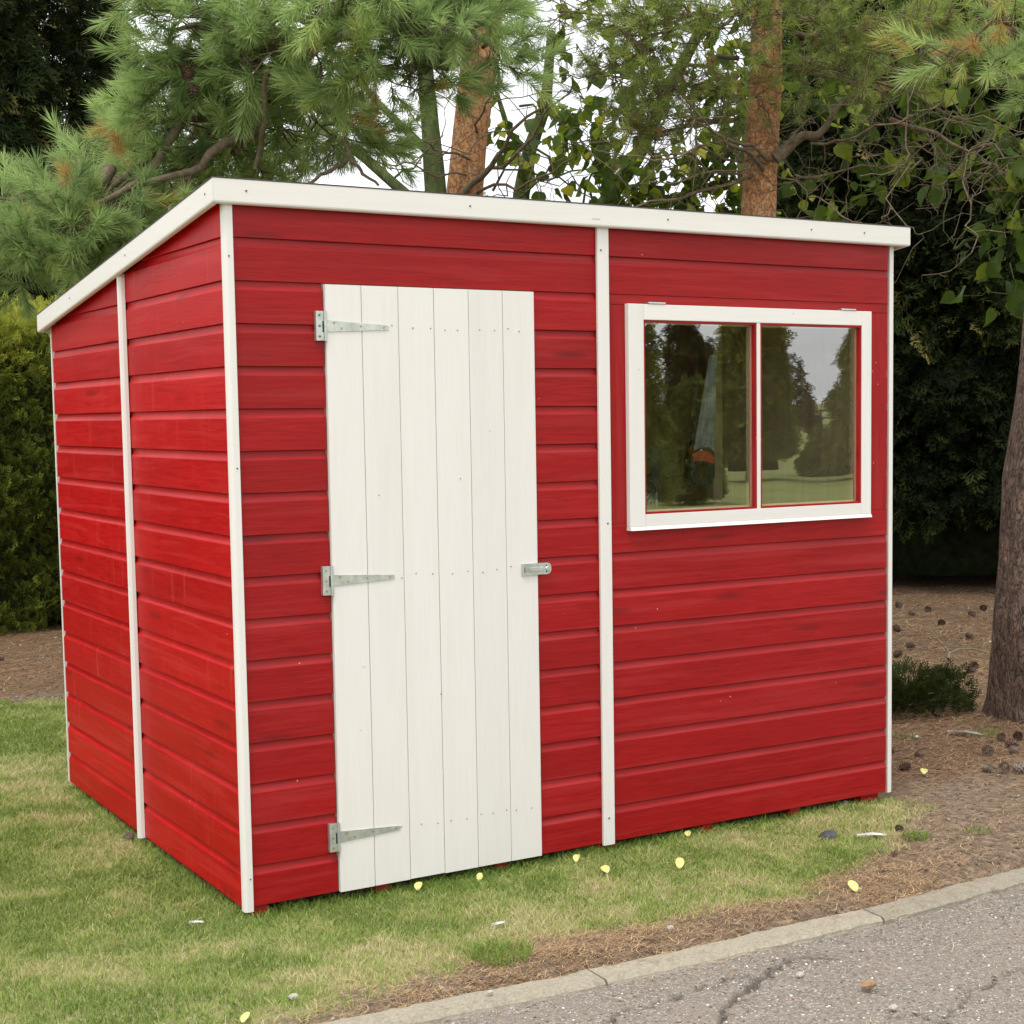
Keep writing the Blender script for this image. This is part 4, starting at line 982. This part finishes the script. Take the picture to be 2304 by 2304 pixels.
# ---- what stands across the road behind the photographer and is mirrored in the panes
gM = 'trees across the road mirrored in the window'
rng = np.random.default_rng(33)
FM = math.atan2(14, -9)
MIR = dict(L=(7.77, -11.15), L2=(13.72, -16.8), C=(20.7, -24.06), R=(22.92, -22.16), sp=(33.44, -44.5), bush=(26.83, -34.47), small=(55.61, -65.27))
conifer(MIR['L']+(0,), 1.2, 8.5, .1, 6000, CYP_M, 'broad conifer across the road mirrored at the left of the left pane', 1.2, .45, group=gM, facing=FM, core=CORE_L)
conifer(MIR['L2']+(0,), .46, 2.15, .05, 2500, CYP_M, 'shorter bushy conifer across the road mirrored mid left pane', 1.1, .36, group=gM, facing=FM, core=CORE_L)
conifer(MIR['C']+(0,), .80, 8.5, .1, 5000, CYP_M, 'tall conifer across the road mirrored behind the glazing bar', 1.5, .5, group=gM, facing=FM, core=CORE_L, droop=.1, lump=.3)
conifer(MIR['R']+(0,), 1.25, 5.6, .1, 6000, CYP_M, 'conifer across the road mirrored at the right of the right pane', 1.5, .45, group=gM, facing=FM, core=CORE_L)
conifer(MIR['sp']+(0,), .7, 6.6, .1, 1500, CYP_D, 'distant pointed spruce mirrored in the left pane', 2.4, .4, group=gM)
conifer(MIR['bush']+(0,), 1.2, 3.9, .1, 1800, CYP_D, 'distant dark bushy conifer mirrored in the left pane', 2.4, .4, group=gM)
conifer(MIR['small']+(0,), 1.6, 5.0, .3, 900, CYP_D, 'small round distant tree mirrored above the rail fence', 3, .4, group=gM, solid=False)
for k, (mx_, my_, lb) in enumerate(((23.6, -25.1, 'left'), (24.5, -25.2, 'middle'), (25.3, -25.0, 'right'))):
    conifer((mx_, my_, 0), .55, 1.25, .02, 900, CYP_M, 'low bush across the road mirrored in the right pane, the %s one of three' % lb, 1.1, .3, group='low bushes mirrored in the right pane', core=CORE_L, name='mirrored_bush')
fn = empty('rail_fence', (94, -111, .45)); tag(fn, 'far timber post and rail fence mirrored in the right window pane', 'fence')
dv = np.array([95.73-92.89, -109.93+112.3]); dv = dv/np.linalg.norm(dv)
for k in range(-8, 9):
    c = dv*k*2.4; MB().box((c[0]-.09, c[1]-.09, 0), (c[0]+.09, c[1]+.09, 1.35)).build('post', FENCEM, fn)
for z in (.62, 1.15):
    nrm = np.array([-dv[1], dv[0]])*.04; a = -dv*20; b_ = dv*20
    MB().prism([tuple(a-nrm), tuple(b_-nrm), tuple(b_+nrm), tuple(a+nrm)], 'z', z, z+.15).build('rail', FENCEM, fn)

# ------------------------------------------------------------------ grass, litter, pebbles
rng = np.random.default_rng(101)
def blades(P, h, wd, tint, lean=.55):
    n = len(P); a = rng.uniform(0, 2*np.pi, n); d = np.stack([np.cos(a), np.sin(a), np.zeros(n)], -1)
    l = rng.normal(0, lean, (n, 2)); tip = P+np.stack([l[:, 0]*h, l[:, 1]*h, h], -1)
    mid = P+np.stack([l[:, 0]*h*.3, l[:, 1]*h*.3, h*.6], -1)
    s = d*wd[:, None]*.5
    V = np.stack([P-s, P+s, mid+s*.8, mid-s*.8, tip], 1).reshape(-1, 3); b0 = (np.arange(n)*5)[:, None]
    F = np.concatenate([b0+[[0, 1, 2]], b0+[[0, 2, 3]], b0+[[3, 2, 4]]], 1).reshape(-1, 3)
    return V, F, np.repeat(tint, 5)
def visible(P, marg=.06):
    d = P-CAM; z = d@fw; x = (1325.41+3562.34*(d@r2)/z)/2304; y = (1245.88-3562.34*(d@u2)/z)/2304
    return (z > .3)*(x > -marg)*(x < 1+marg)*(y > -marg)*(y < 1+marg*1.5)
def sample(n, x0, x1, y0, y1):
    x = rng.uniform(x0, x1, n); y = rng.uniform(y0, y1, n); return x, y
x, y = sample(1100000, -3.2, 2.9, -1.0, 4.6)
P = np.stack([x, y, np.zeros_like(x)], -1)
dist = (P-CAM)@fw
keep = visible(P)*(rng.random(len(x)) < lawn_mask(x, y)*np.clip((4.6/dist)**1.2, .25, 1))
keep &= ~((x > .0)*(x < W)*(y > .02)*(y < D))
x, y = x[keep], y[keep]; dist = dist[keep]
dm = dry_mask(x, y); n = len(x)
edge = np.minimum(np.where((x > 0)*(x < W), np.abs(y), 9), np.where((y > 0)*(y < D), np.abs(x), 9))
h = (.008+.011*rng.random(n)+.010*fbm(x*6, y*6, 6))*(1+.55*np.exp(-edge/.03))*(1+.5*(rng.random(n) < .02))
h = h*np.where(lawn_mask(x, y) < .8, .9, 1)
z = ground_z(x, y)-.002
ti = np.clip(dm*.62+rng.normal(0, .20, n)+.10, 0, 1); ti = np.where(edge < .05, ti*.6, ti)
V, F, T = blades(np.stack([x, y, z], -1), h, .0024*np.clip(dist/4.5, .9, 1.6)*rng.uniform(.8, 1.3, n), ti, .62)
o = npmesh('lawn_grass', V, F, GRASSM, None, tint=T); tag(o, 'short mown grass with dry straw coloured patches round the shed', 'grass', kind='stuff')
NG = n
# a thinner cover where only other viewpoints look
x, y = sample(60000, -6, 2.2, -1.0, 4.3); P = np.stack([x, y, 0*x], -1)
keep = ~visible(P, .06)*(rng.random(len(x)) < lawn_mask(x, y)); keep &= ~((x > 0)*(x < W)*(y > .02)*(y < D)); x, y = x[keep], y[keep]; n = len(x)
V, F, T = blades(np.stack([x, y, ground_z(x, y)], -1), .02+.02*rng.random(n), np.full(n, .006), np.clip(dry_mask(x, y)*.6+rng.normal(0, .15, n), 0, 1), .6)
tag(npmesh('rough_grass', V, F, GRASSM, None, tint=T), 'short grass running on beyond the shed lawn', 'grass', kind='stuff')
def needles(x, y, z, L_, wd, tint, tilt=.18, curl=.3):
    n = len(x); a = rng.normal(0, 1, n)*.9+rng.choice([0, np.pi], n); d = np.stack([np.cos(a), np.sin(a), rng.normal(0, tilt, n)], -1); s = np.stack([-np.sin(a), np.cos(a), np.zeros(n)], -1)
    c = rng.normal(0, curl, n)[:, None]*s*L_[:, None]*.5; P = np.stack([x, y, z], -1); p0 = P-d*L_[:, None]*.5; p1 = P+d*L_[:, None]*.5; m_ = P+c; m_[:, 2] += .002
    p0[:, 2] = np.maximum(p0[:, 2], z-.004); p1[:, 2] = np.maximum(p1[:, 2], z-.004)
    w_ = s*wd[:, None]*.5; up_ = np.array([0, 0, 1.])*wd[:, None]*.35
    V = np.stack([p0, m_-w_+up_, m_+w_+up_, p1], 1).reshape(-1, 3); b0 = (np.arange(n)*4)[:, None]
    F = np.concatenate([b0+[[0, 1, 2]], b0+[[1, 3, 2]]], 1).reshape(-1, 3); return V, F, np.repeat(tint, 4)
# brown needles on the soil at right, thick behind, thin in front
x, y = sample(300000, 1.6, 10.5, -1.0, 6.5); P = np.stack([x, y, 0*x], -1); dist = (P-CAM)@fw
dens = np.clip((litter_mask(x, y)*.8+.2)*(.45+.9*sstep(-.1, .9, y))*(.45+1.1*fbm(x*2.4, y*2.4, 51)), 0, 1)*np.clip((5.5/dist)**1.1, .2, 1)
keep = visible(P, .03)*(rng.random(len(x)) < dens)*(y > kt(x)+.01)*~((x < W+.02)*(y > .02)); x, y, dist = x[keep], y[keep], dist[keep]; n = len(x)
V, F, T = needles(x, y, ground_z(x, y)+rng.uniform(0, .008, n), rng.uniform(.05, .12, n), .0022*np.clip(dist/5.5, .9, 1.8), np.clip(rng.normal(.45, .25, n), 0, 1))
tag(npmesh('fallen_needles', V, F, LITTER, None, tint=T), 'rusty brown fallen pine needles carpeting the soil right of the shed', 'needles', kind='stuff')
# dead grass and needles between lawn and kerb: short curling fibres
x, y = sample(170000, -1.6, 2.9, -1.05, -.25); lm = lawn_mask(x, y)
keep = (y > kt(x)-.01)*(rng.random(len(x)) < (1-lm)*(.30+.8*fbm(x*5, y*5, 88)*sstep(.36, .52, fbm(x*3, y*3, 89)))*(.10+.9*sstep(2.25, 1.65, x))); x, y = x[keep], y[keep]; n = len(x)
V, F, T = needles(x, y, ground_z(x, y)+rng.uniform(.0, .012, n), rng.uniform(.012, .05, n), rng.uniform(.0012, .0022, n), np.clip(rng.normal(.62, .26, n), 0, 1), .35, .5)
tag(npmesh('dead_grass', V, F, LITTER, None, tint=T), 'matted dead grass and needles along the back of the kerb', 'dead grass', kind='stuff')
x, y = sample(26000, -3.5, 2.2, 3.9, 7.0); P = np.stack([x, y, 0*x], -1); keep = visible(P, .1)*(rng.random(len(x)) < (1-lawn_mask(x, y))*fbm(x*2.4, y*2.4, 52)); x, y = x[keep], y[keep]; n = len(x)
V, F, T = needles(x, y, ground_z(x, y)+rng.uniform(0, .01, n), rng.uniform(.05, .12, n), np.full(n, .004), np.clip(rng.normal(.35, .28, n), 0, 1))
tag(npmesh('fallen_needles', V, F, LITTER, None, tint=T), 'brown needles and crumbs on the soil strip before the left hedge', 'needles', kind='stuff')
# a few needles on lawn, kerb and road
x, y = sample(2600, -2.0, 3.0, -1.9, 1.2); keep = (rng.random(len(x)) < (.18+.9*sstep(.2, 2.0, x)*(y > -1.15)+.5*(np.abs(y+1.05) < .07)))*~((x > -.03)*(x < W+.03)*(y > -.03)); x, y = x[keep], y[keep]; n = len(x)
zz = np.where(y < kb(x), .002, np.where(y < kt(x), .018, ground_z(x, y)+.018))
V, F, T = needles(x, y, zz, rng.uniform(.04, .11, n), np.full(n, .0022), np.clip(rng.normal(.7, .2, n), 0, 1), .05)
tag(npmesh('scattered_needles', V, F, LITTER, None, tint=T), 'stray orange pine needles strewn over lawn, kerb and tarmac', 'needles', kind='stuff')
# pebbles in tarmac and soil
def pebble_tpl(seed):
    r = np.random.default_rng(seed); V = np.array([(1, 0, 0), (0, 1, 0), (-1, 0, 0), (0, -1, 0), (0, 0, .55), (0, 0, -.5), (.7, .7, .2), (-.7, .6, .25)])[:6]*r.uniform(.7, 1.2, (6, 1))
    return V, np.array([(0, 1, 4), (1, 2, 4), (2, 3, 4), (3, 0, 4), (1, 0, 5), (2, 1, 5), (3, 2, 5), (0, 3, 5)]), np.zeros(6)
PEB = [pebble_tpl(i) for i in range(4)]
PEBM = m_leaf('pebble', [(0, (.07, .065, .06)), (.4, (.22, .19, .15)), (.75, (.42, .38, .32)), (1, (.78, .76, .72))], 0, .7, .3)
x, y = sample(42000, -1.2, 3.6, -2.1, -.9); keep = (y < kb(x)-.003)*visible(np.stack([x, y, 0*x], -1))*(rng.random(len(x)) < .35+1.1*fbm(x*4, y*4, 71, 3)**2); x, y = x[keep], y[keep]; n = len(x)
s = .0020+.0046*rng.random(n)**4+.002*(crack_a(x, y+.02) > .2); tn = np.clip(rng.beta(1.6, 2.2, n)+.08, 0, 1)
V, F, T = scatter(PEB, np.stack([x, y, road_z(x, y)+.0005], -1), frames(np.tile([0, 0, 1.], (n, 1))), s, tn)
tag(npmesh('road_grit', V, F, PEBM, None, tint=T), 'pale grit and stones bedded in the worn tarmac', 'grit', kind='stuff')
x, y = sample(60000, -3, 8, -1, 6.5); lm = lawn_mask(x, y); keep = visible(np.stack([x, y, 0*x], -1), .1)*(y > kt(x)+.0)*(rng.random(len(x)) < (1-lm)*.6)*~((x > -.03)*(x < W+.03)*(y > -.02)*(y < D)); x, y = x[keep], y[keep]; n = len(x)
V, F, T = scatter(PEB, np.stack([x, y, ground_z(x, y)+.002], -1), frames(np.tile([0, 0, 1.], (n, 1))), .003+.009*rng.random(n)**3, np.clip(rng.beta(.9, 2.6, n), 0, 1))
tag(npmesh('soil_grit', V, F, PEBM, None, tint=T), 'small stones and crumbs scattered on the bare soil', 'grit', kind='stuff')
# tufts of coarser grass and weeds
def tuft(x, y, n, h, r_, name, label, t0=.15):
    a = rng.uniform(0, 6.28, n); u_ = r_*np.sqrt(rng.random(n)); px, py = x+u_*np.cos(a), y+u_*np.sin(a)
    o = empty(name, (x, y, 0)); tag(o, label, 'grass tuft')
    V, F, T = blades(np.stack([px-x, py-y, ground_z(px, py)], -1), h*rng.uniform(.5, 1.2, n), np.full(n, .003), np.clip(rng.normal(t0, .12, n), 0, 1), .7)
    c = npmesh('blades', V, F, GRASSM, o, tint=T); c['kind'] = 'stuff'
tuft(.43, -.72, 420, .045, .085, 'grass_tuft', 'green grass tuft growing out of the dead grass beside the kerb')
tuft(2.16, -.47, 160, .028, .05, 'grass_tuft', 'bright green weedy tuft near the white feather at the lawn corner', .05)
tuft(2.40, -.52, 60, .02, .05, 'grass_tuft', 'thin green tuft on the bare soil behind the kerb at right', .1)
tuft(3.62, .62, 90, .03, .07, 'grass_tuft', 'small green weeds among the needles in front of the right trunk', .1)
tuft(3.30, .80, 60, .025, .05, 'grass_tuft', 'tiny green weeds right of the shed corner', .1)

# ------------------------------------------------------------------ small things
def cone_mesh(L_, r_, seed, opened=1.):
    """body plus spiral of woody scales, one mesh"""
    r = np.random.default_rng(seed); mb = MB(); n = 46
    core = []; 
    for k in range(6):
        s = k/5; rr = r_*(.55 if opened > .5 else .68)*math.sin(math.pi*(.12+.8*s))+.001; core.append((s, rr))
    V = []; F = []
    for s, rr in core:
        for j in range(8): V.append((rr*math.cos(j*math.pi/4), rr*math.sin(j*math.pi/4), (s-.5)*L_*.9))
    for k in range(5):
        for j in range(8): F.append((k*8+j, k*8+(j+1) % 8, (k+1)*8+(j+1) % 8, (k+1)*8+j))
    F += [tuple(range(8))[::-1], tuple(range(40, 48))]; mb.add(V, F)
    for k in range(n):
        s = (k+.5)/n; a = k*2.39996; z = (s-.5)*L_*.88; rb = r_*.45*math.sin(math.pi*(.12+.8*s)); ro = r_*(math.sin(math.pi*(.16+.76*s))**.7)*r.uniform(.9, 1.08)*(.62+.38*opened)
        out_ = np.array([math.cos(a), math.sin(a), 0]); sd_ = np.array([-math.sin(a), math.cos(a), 0]); lift = L_*.10*(s*1.6+.1)*opened
        w_ = r_*.30; p0 = out_*rb+np.array([0, 0, z]); p1 = out_*ro+np.array([0, 0, z+lift]); th = r_*.10
        mb.add([p0-sd_*w_*.5, p0+sd_*w_*.5, p1+sd_*w_, p1-sd_*w_, p1+out_*th*.3+np.array([0, 0, th]), p1-out_*th+np.array([0, 0, -th*.8])], [(0, 1, 2, 3), (3, 2, 4), (0, 3, 5), (1, 5, 2), (3, 2, 5), (0, 5, 1)])
    o = npmesh('pine_cone', np.array([np.array(v) for v in mb.V]), [list(f) for f in mb.F]); me = o.data; bpy.data.objects.remove(o); return me
CM = [cone_mesh(.055, .026, i) for i in range(3)]+[cone_mesh(.05, .020, 9, .25)]
def cone(x, y, z, me, m, label, s=1., rot=None, group=None):
    me2 = me.copy(); me2.materials.clear(); me2.materials.append(m)
    o = bpy.data.objects.new('pine_cone', me2); col.objects.link(o); o.location = (x, y, z); o.scale = (s, s, s)
    o.rotation_euler = rot or (R(random.uniform(60, 115)), R(random.uniform(-30, 30)), R(random.uniform(0, 360))); tag(o, label, 'pine cone', group); return o
gp = 'pine cones on the ground'
def gc(x, y, i, m, label, s=1., g_=gp):
    s *= .84
    return cone(x, y, float(ground_z(np.array(x), np.array(y)))+.021*s, CM[i], m, label, s, None, g_)
gc(-.045, 1.02, 0, CONE, 'open brown pine cone on the grass at the foot of the left cover strip', .9)
o = cone(1.10, -1.40, .014, CM[3], CONE_T, 'tan closed pine cone lying on the tarmac', .9, (R(70), 0, R(40)), gp)
gc(2.75, .34, 1, CONE, 'dark open cone just right of the shed corner trim', 1.0)
gc(2.86, .33, 0, CONE, 'dark cone beside the yellow leaf on the soil', .9)
gc(3.02, .58, 2, CONE, 'brown cone behind the pair near the shed corner', .9)
gc(3.07, .46, 1, CONE, 'cone half hidden in needles behind the yellow leaf', .9)
gc(3.08, .10, 2, CONE_G, 'small weathered cone left of the large grey pair', .9)
gc(3.14, .06, 0, CONE_G, 'weathered cone touching the long grey one', 1.0)
gc(3.17, .01, 1, CONE_G, 'long grey weathered cone, front of the cluster near the right edge', 1.3)
gc(3.31, .31, 2, CONE_G, 'pale cone lying in the needles behind the grey cluster', 1.1)
gc(3.42, .27, 1, CONE, 'brown cone right of the pale one behind the grey cluster', 1.0)
gc(3.50, .36, 0, CONE, 'large dark cone at the right edge in front of the trunk', 1.2)
gc(3.58, .49, 2, CONE, 'cone beside the grey feather tip near the trunk', .9)
gc(3.66, .47, 1, CONE, 'cone in front of the right trunk at the picture edge', 1.0)
gc(2.29, -.29, 3, CONE_G, 'small grey cone on bare soil in front of the shed corner', .6)
gc(2.18, -.36, 1, CONE, 'small brown cone near the white feather', .6)
gc(1.96, -.58, 2, CONE, 'broken brown cone at the edge of the lawn behind the kerb', .6)
gc(2.40, .0, 3, CONE_G, 'round grey cone against the corner bearer of the shed', .7)
for x, y, lb in ((6.56, 4.29, None), (6.55, 3.98, None), (6.29, 3.87, None), (6.08, 3.37, None), (6.56, 3.56, None), (6.88, 3.76, None), (5.61, 3.3, None), (5.73, 2.77, None), (5.2, 2.74, None), (4.89, 2.53, None)):
    gc(x, y, random.randrange(3), CONE, 'small dark pine cone scattered on the shaded needle litter beyond the low shrub', 1.15, 'far pine cones under the dark conifers')
gc(4.92, 1.95, 0, CONE, 'dark cone just behind the low shrub, upper of two', 1.1)
gc(4.80, 1.86, 1, CONE, 'dark cone just behind the low shrub, lower of two', 1.2)
for x, y, lb in ((.05, 4.9, 'brown cone on the left soil strip, nearest the lawn edge'), (.15, 5.3, 'brown cone on the left soil strip, midway to the hedge'), (-.3, 4.7, 'brown cone on the left soil strip close to the picture edge'), (.5, 5.6, 'brown cone on the left soil strip, nearest the hedge foot')): gc(x, y, random.randrange(3), CONE, lb, 1.1, 'pine cones before the left hedge')
c1 = at(355, 138, 6.85); cone(c1[0], c1[1], c1[2], CM[0], CONE, 'open brown cone hanging in the upper left pine needles, upper one', 1.15, (R(150), R(20), 0), 'cones in the pine')
c1 = at(366, 168, 6.9); cone(c1[0], c1[1], c1[2], CM[1], CONE, 'dark cone hanging just below the other in the upper left needles', 1.0, (R(170), R(-20), 0), 'cones in the pine')
# yellow leaves
def yleaf(x, y, s, rz, label, z=None, curl=.5, flat_=False):
    s *= .82
    V = []; F = []; n = 7; m_ = 5
    for i in range(n):
        u_ = i/(n-1); wv = .5*math.sin(math.pi*(.06+.88*u_))**.75
        for j in range(m_):
            v_ = (j/(m_-1)-.5)*2; V.append((v_*wv*s, (u_-.5)*s*1.5, s*(curl*.38*v_*v_*wv*2+curl*.20*math.sin(u_*3.1+rz))))
    for i in range(n-1):
        for j in range(m_-1): p = i*m_+j; F.append((p, p+1, p+m_+1, p+m_))
    curl_ = curl; o = npmesh('yellow_leaf', np.array(V), F, PETAL, smooth=True); md = o.modifiers.new('thickness', 'SOLIDIFY'); md.thickness = .0008
    o.location = (x, y, (float(ground_z(np.array(x), np.array(y)))+.020) if z is None else z); o.rotation_euler = (R(random.uniform(22, 48)), R(random.uniform(-22, 22)), -.5+random.uniform(-.5, .5)); tag(o, label, 'leaf', 'yellow fallen leaves')
yleaf(.52, -.02-.03, .030, 1.0, 'curled yellow leaf under the bottom edge of the door', curl=.6)
yleaf(1.06, -.085, .026, .3, 'yellow leaf standing on edge in the grass below the cover strip', curl=.9)
yleaf(1.07, -.235, .032, 1.4, 'bright yellow folded leaf on the lawn, nearest below the cover strip', curl=.8)
yleaf(1.30, -.31, .034, .5, 'pale yellow leaf on the lawn below the window wall', curl=.7)
yleaf(1.53, -.035, .026, 1.3, 'thin yellow leaf under the bottom board of the window wall', curl=.6)
yleaf(1.60, -.81+.03, .034, .2, 'large yellow leaf on the dead grass right behind the kerb', curl=.5)
yleaf(2.86, .22, .036, 1.8, 'yellow leaf on the needle litter right of the shed', curl=.8)
yleaf(.72, -.065, .024, 1.5, 'dull yellow leaf lying flat in the grass near the door', curl=.2)
yleaf(-.29, -.78, .026, 1.2, 'yellow leaf on the soil at the bottom left by the kerb', curl=.4)
# feathers, sticks, stones
def feather(x, y, L_, rz, m, label):
    V = []; F = []; n = 12
    for i in range(n):
        u_ = i/(n-1); wv = .17*math.sin(math.pi*min(1, .03+u_*.97))**.6*(1 if u_ > .2 else .25)
        zc = L_*.08*math.sin(u_*math.pi); V += [((u_-.5)*L_, -wv*L_, zc-.003), ((u_-.5)*L_, 0, zc), ((u_-.5)*L_, wv*L_*.7, zc-.004)]
    for i in range(n-1):
        a = i*3; F += [(a, a+1, a+4, a+3), (a+1, a+2, a+5, a+4)]
    o = npmesh('feather', np.array(V), F, m); md = o.modifiers.new('thickness', 'SOLIDIFY'); md.thickness = .0012
    q, F2 = tube(np.array([(-.5*L_, 0, .002), (0, 0, L_*.085), (.5*L_, 0, .002)]), [.0022, .0016, .0006], 5); npmesh('quill', q, F2, WHITEF, o)
    o.location = (x, y, float(ground_z(np.array(x), np.array(y)))+.016); o.rotation_euler = (0, 0, rz); tag(o, label, 'feather')
feather(2.03, -.39, .10, -.5, WHITEF, 'white and grey feather on the thin grass right of the shed front')
feather(3.54, .66, .17, -1.1, GREYF, 'long grey brown feather on the needles near the right trunk')
feather(3.32, .74, .05, .8, WHITEF, 'small white feather on the needle litter')
feather(.55, -.49, .045, .1, WHITEF, 'short whitish feather scrap in the middle of the front lawn')
feather(-.15, .05-.35+.3, .04, -.4, WHITEF, 'tiny white feather on the lawn left of the corner trim')
def twig(pts, r0, label, branch=()):
    tb = Tubes(); tb.add(pts, np.linspace(r0, r0*.4, len(pts)), 6)
    for b_ in branch: tb.add(b_, np.linspace(r0*.6, r0*.25, len(b_)), 5)
    o = tb.build('twig', STICK, None); tag(o, label, 'twig'); return o
z_ = .03
twig([(4.97, 2.2, z_), (5.05, 2.27, .05), (5.16, 2.29, .06), (5.27, 2.29, .05), (5.31, 2.21, .03)], .009, 'forked bare twig on the litter beside the right trunk', [[(5.16, 2.29, .06), (5.12, 2.36, .05), (5.16, 2.42, .05), (5.31, 2.49, .06), (5.36, 2.35, .03)], [(5.05, 2.27, .05), (5.05, 2.4, .15), (5.06, 2.45, .2)]])
twig([(2.78, .21, .022), (2.80, .18, .028), (2.825, .145, .022)], .004, 'short pale stick on the soil beside the yellow leaf')
def stone(x, y, s, m, label, z=None):
    r = np.random.default_rng(int(abs(x*1000+y*77))); import bmesh
    bm = bmesh.new(); bmesh.ops.create_icosphere(bm, subdivisions=2, radius=s)
    for v in bm.verts: v.co = Vector((v.co.x*1.15, v.co.y*.9, v.co.z*.65))*(1+.22*(math.sin(v.co.x/s*3+r.random())*math.cos(v.co.y/s*2.3)+r.normal(0, .18)))
    me = bpy.data.meshes.new('stone'); bm.to_mesh(me); bm.free(); me.materials.append(m); o = bpy.data.objects.new('stone', me); col.objects.link(o)
    o.location = (x, y, (float(ground_z(np.array(x), np.array(y)))+s*.5) if z is None else z); tag(o, label, 'stone')
stone(1.90, -.32, .030, DARKST, 'dark lump of tarmac lying on the lawn below the window')
stone(1.62, -.86+.08, .011, STONEM, 'round pale pebble in the dead grass behind the kerb')
stone(.93, -.78, .012, STONEM, 'pale pebble in the dead grass near the kerb middle')
stone(.28, -.935, .008, STONEM, 'white pebble on the kerb top', .022)
stone(-.14, -.70, .013, STONEM, 'white stone at the lower edge of the lawn')
stone(1.02, -1.23, .010, STONEM, 'white stone by the dark crack in the tarmac', .004)
stone(1.06, -1.53, .011, STONEM, 'white stone on the tarmac in front of the tan cone', .004)
stone(2.27, .02, .018, STONEM, 'grey stone under the shed beside the corner bearer')
print('shoots', nA, 'blades', NG, 'tris', sum(len(o.data.loops)-2*len(o.data.polygons) for o in bpy.data.objects if o.type == 'MESH'))
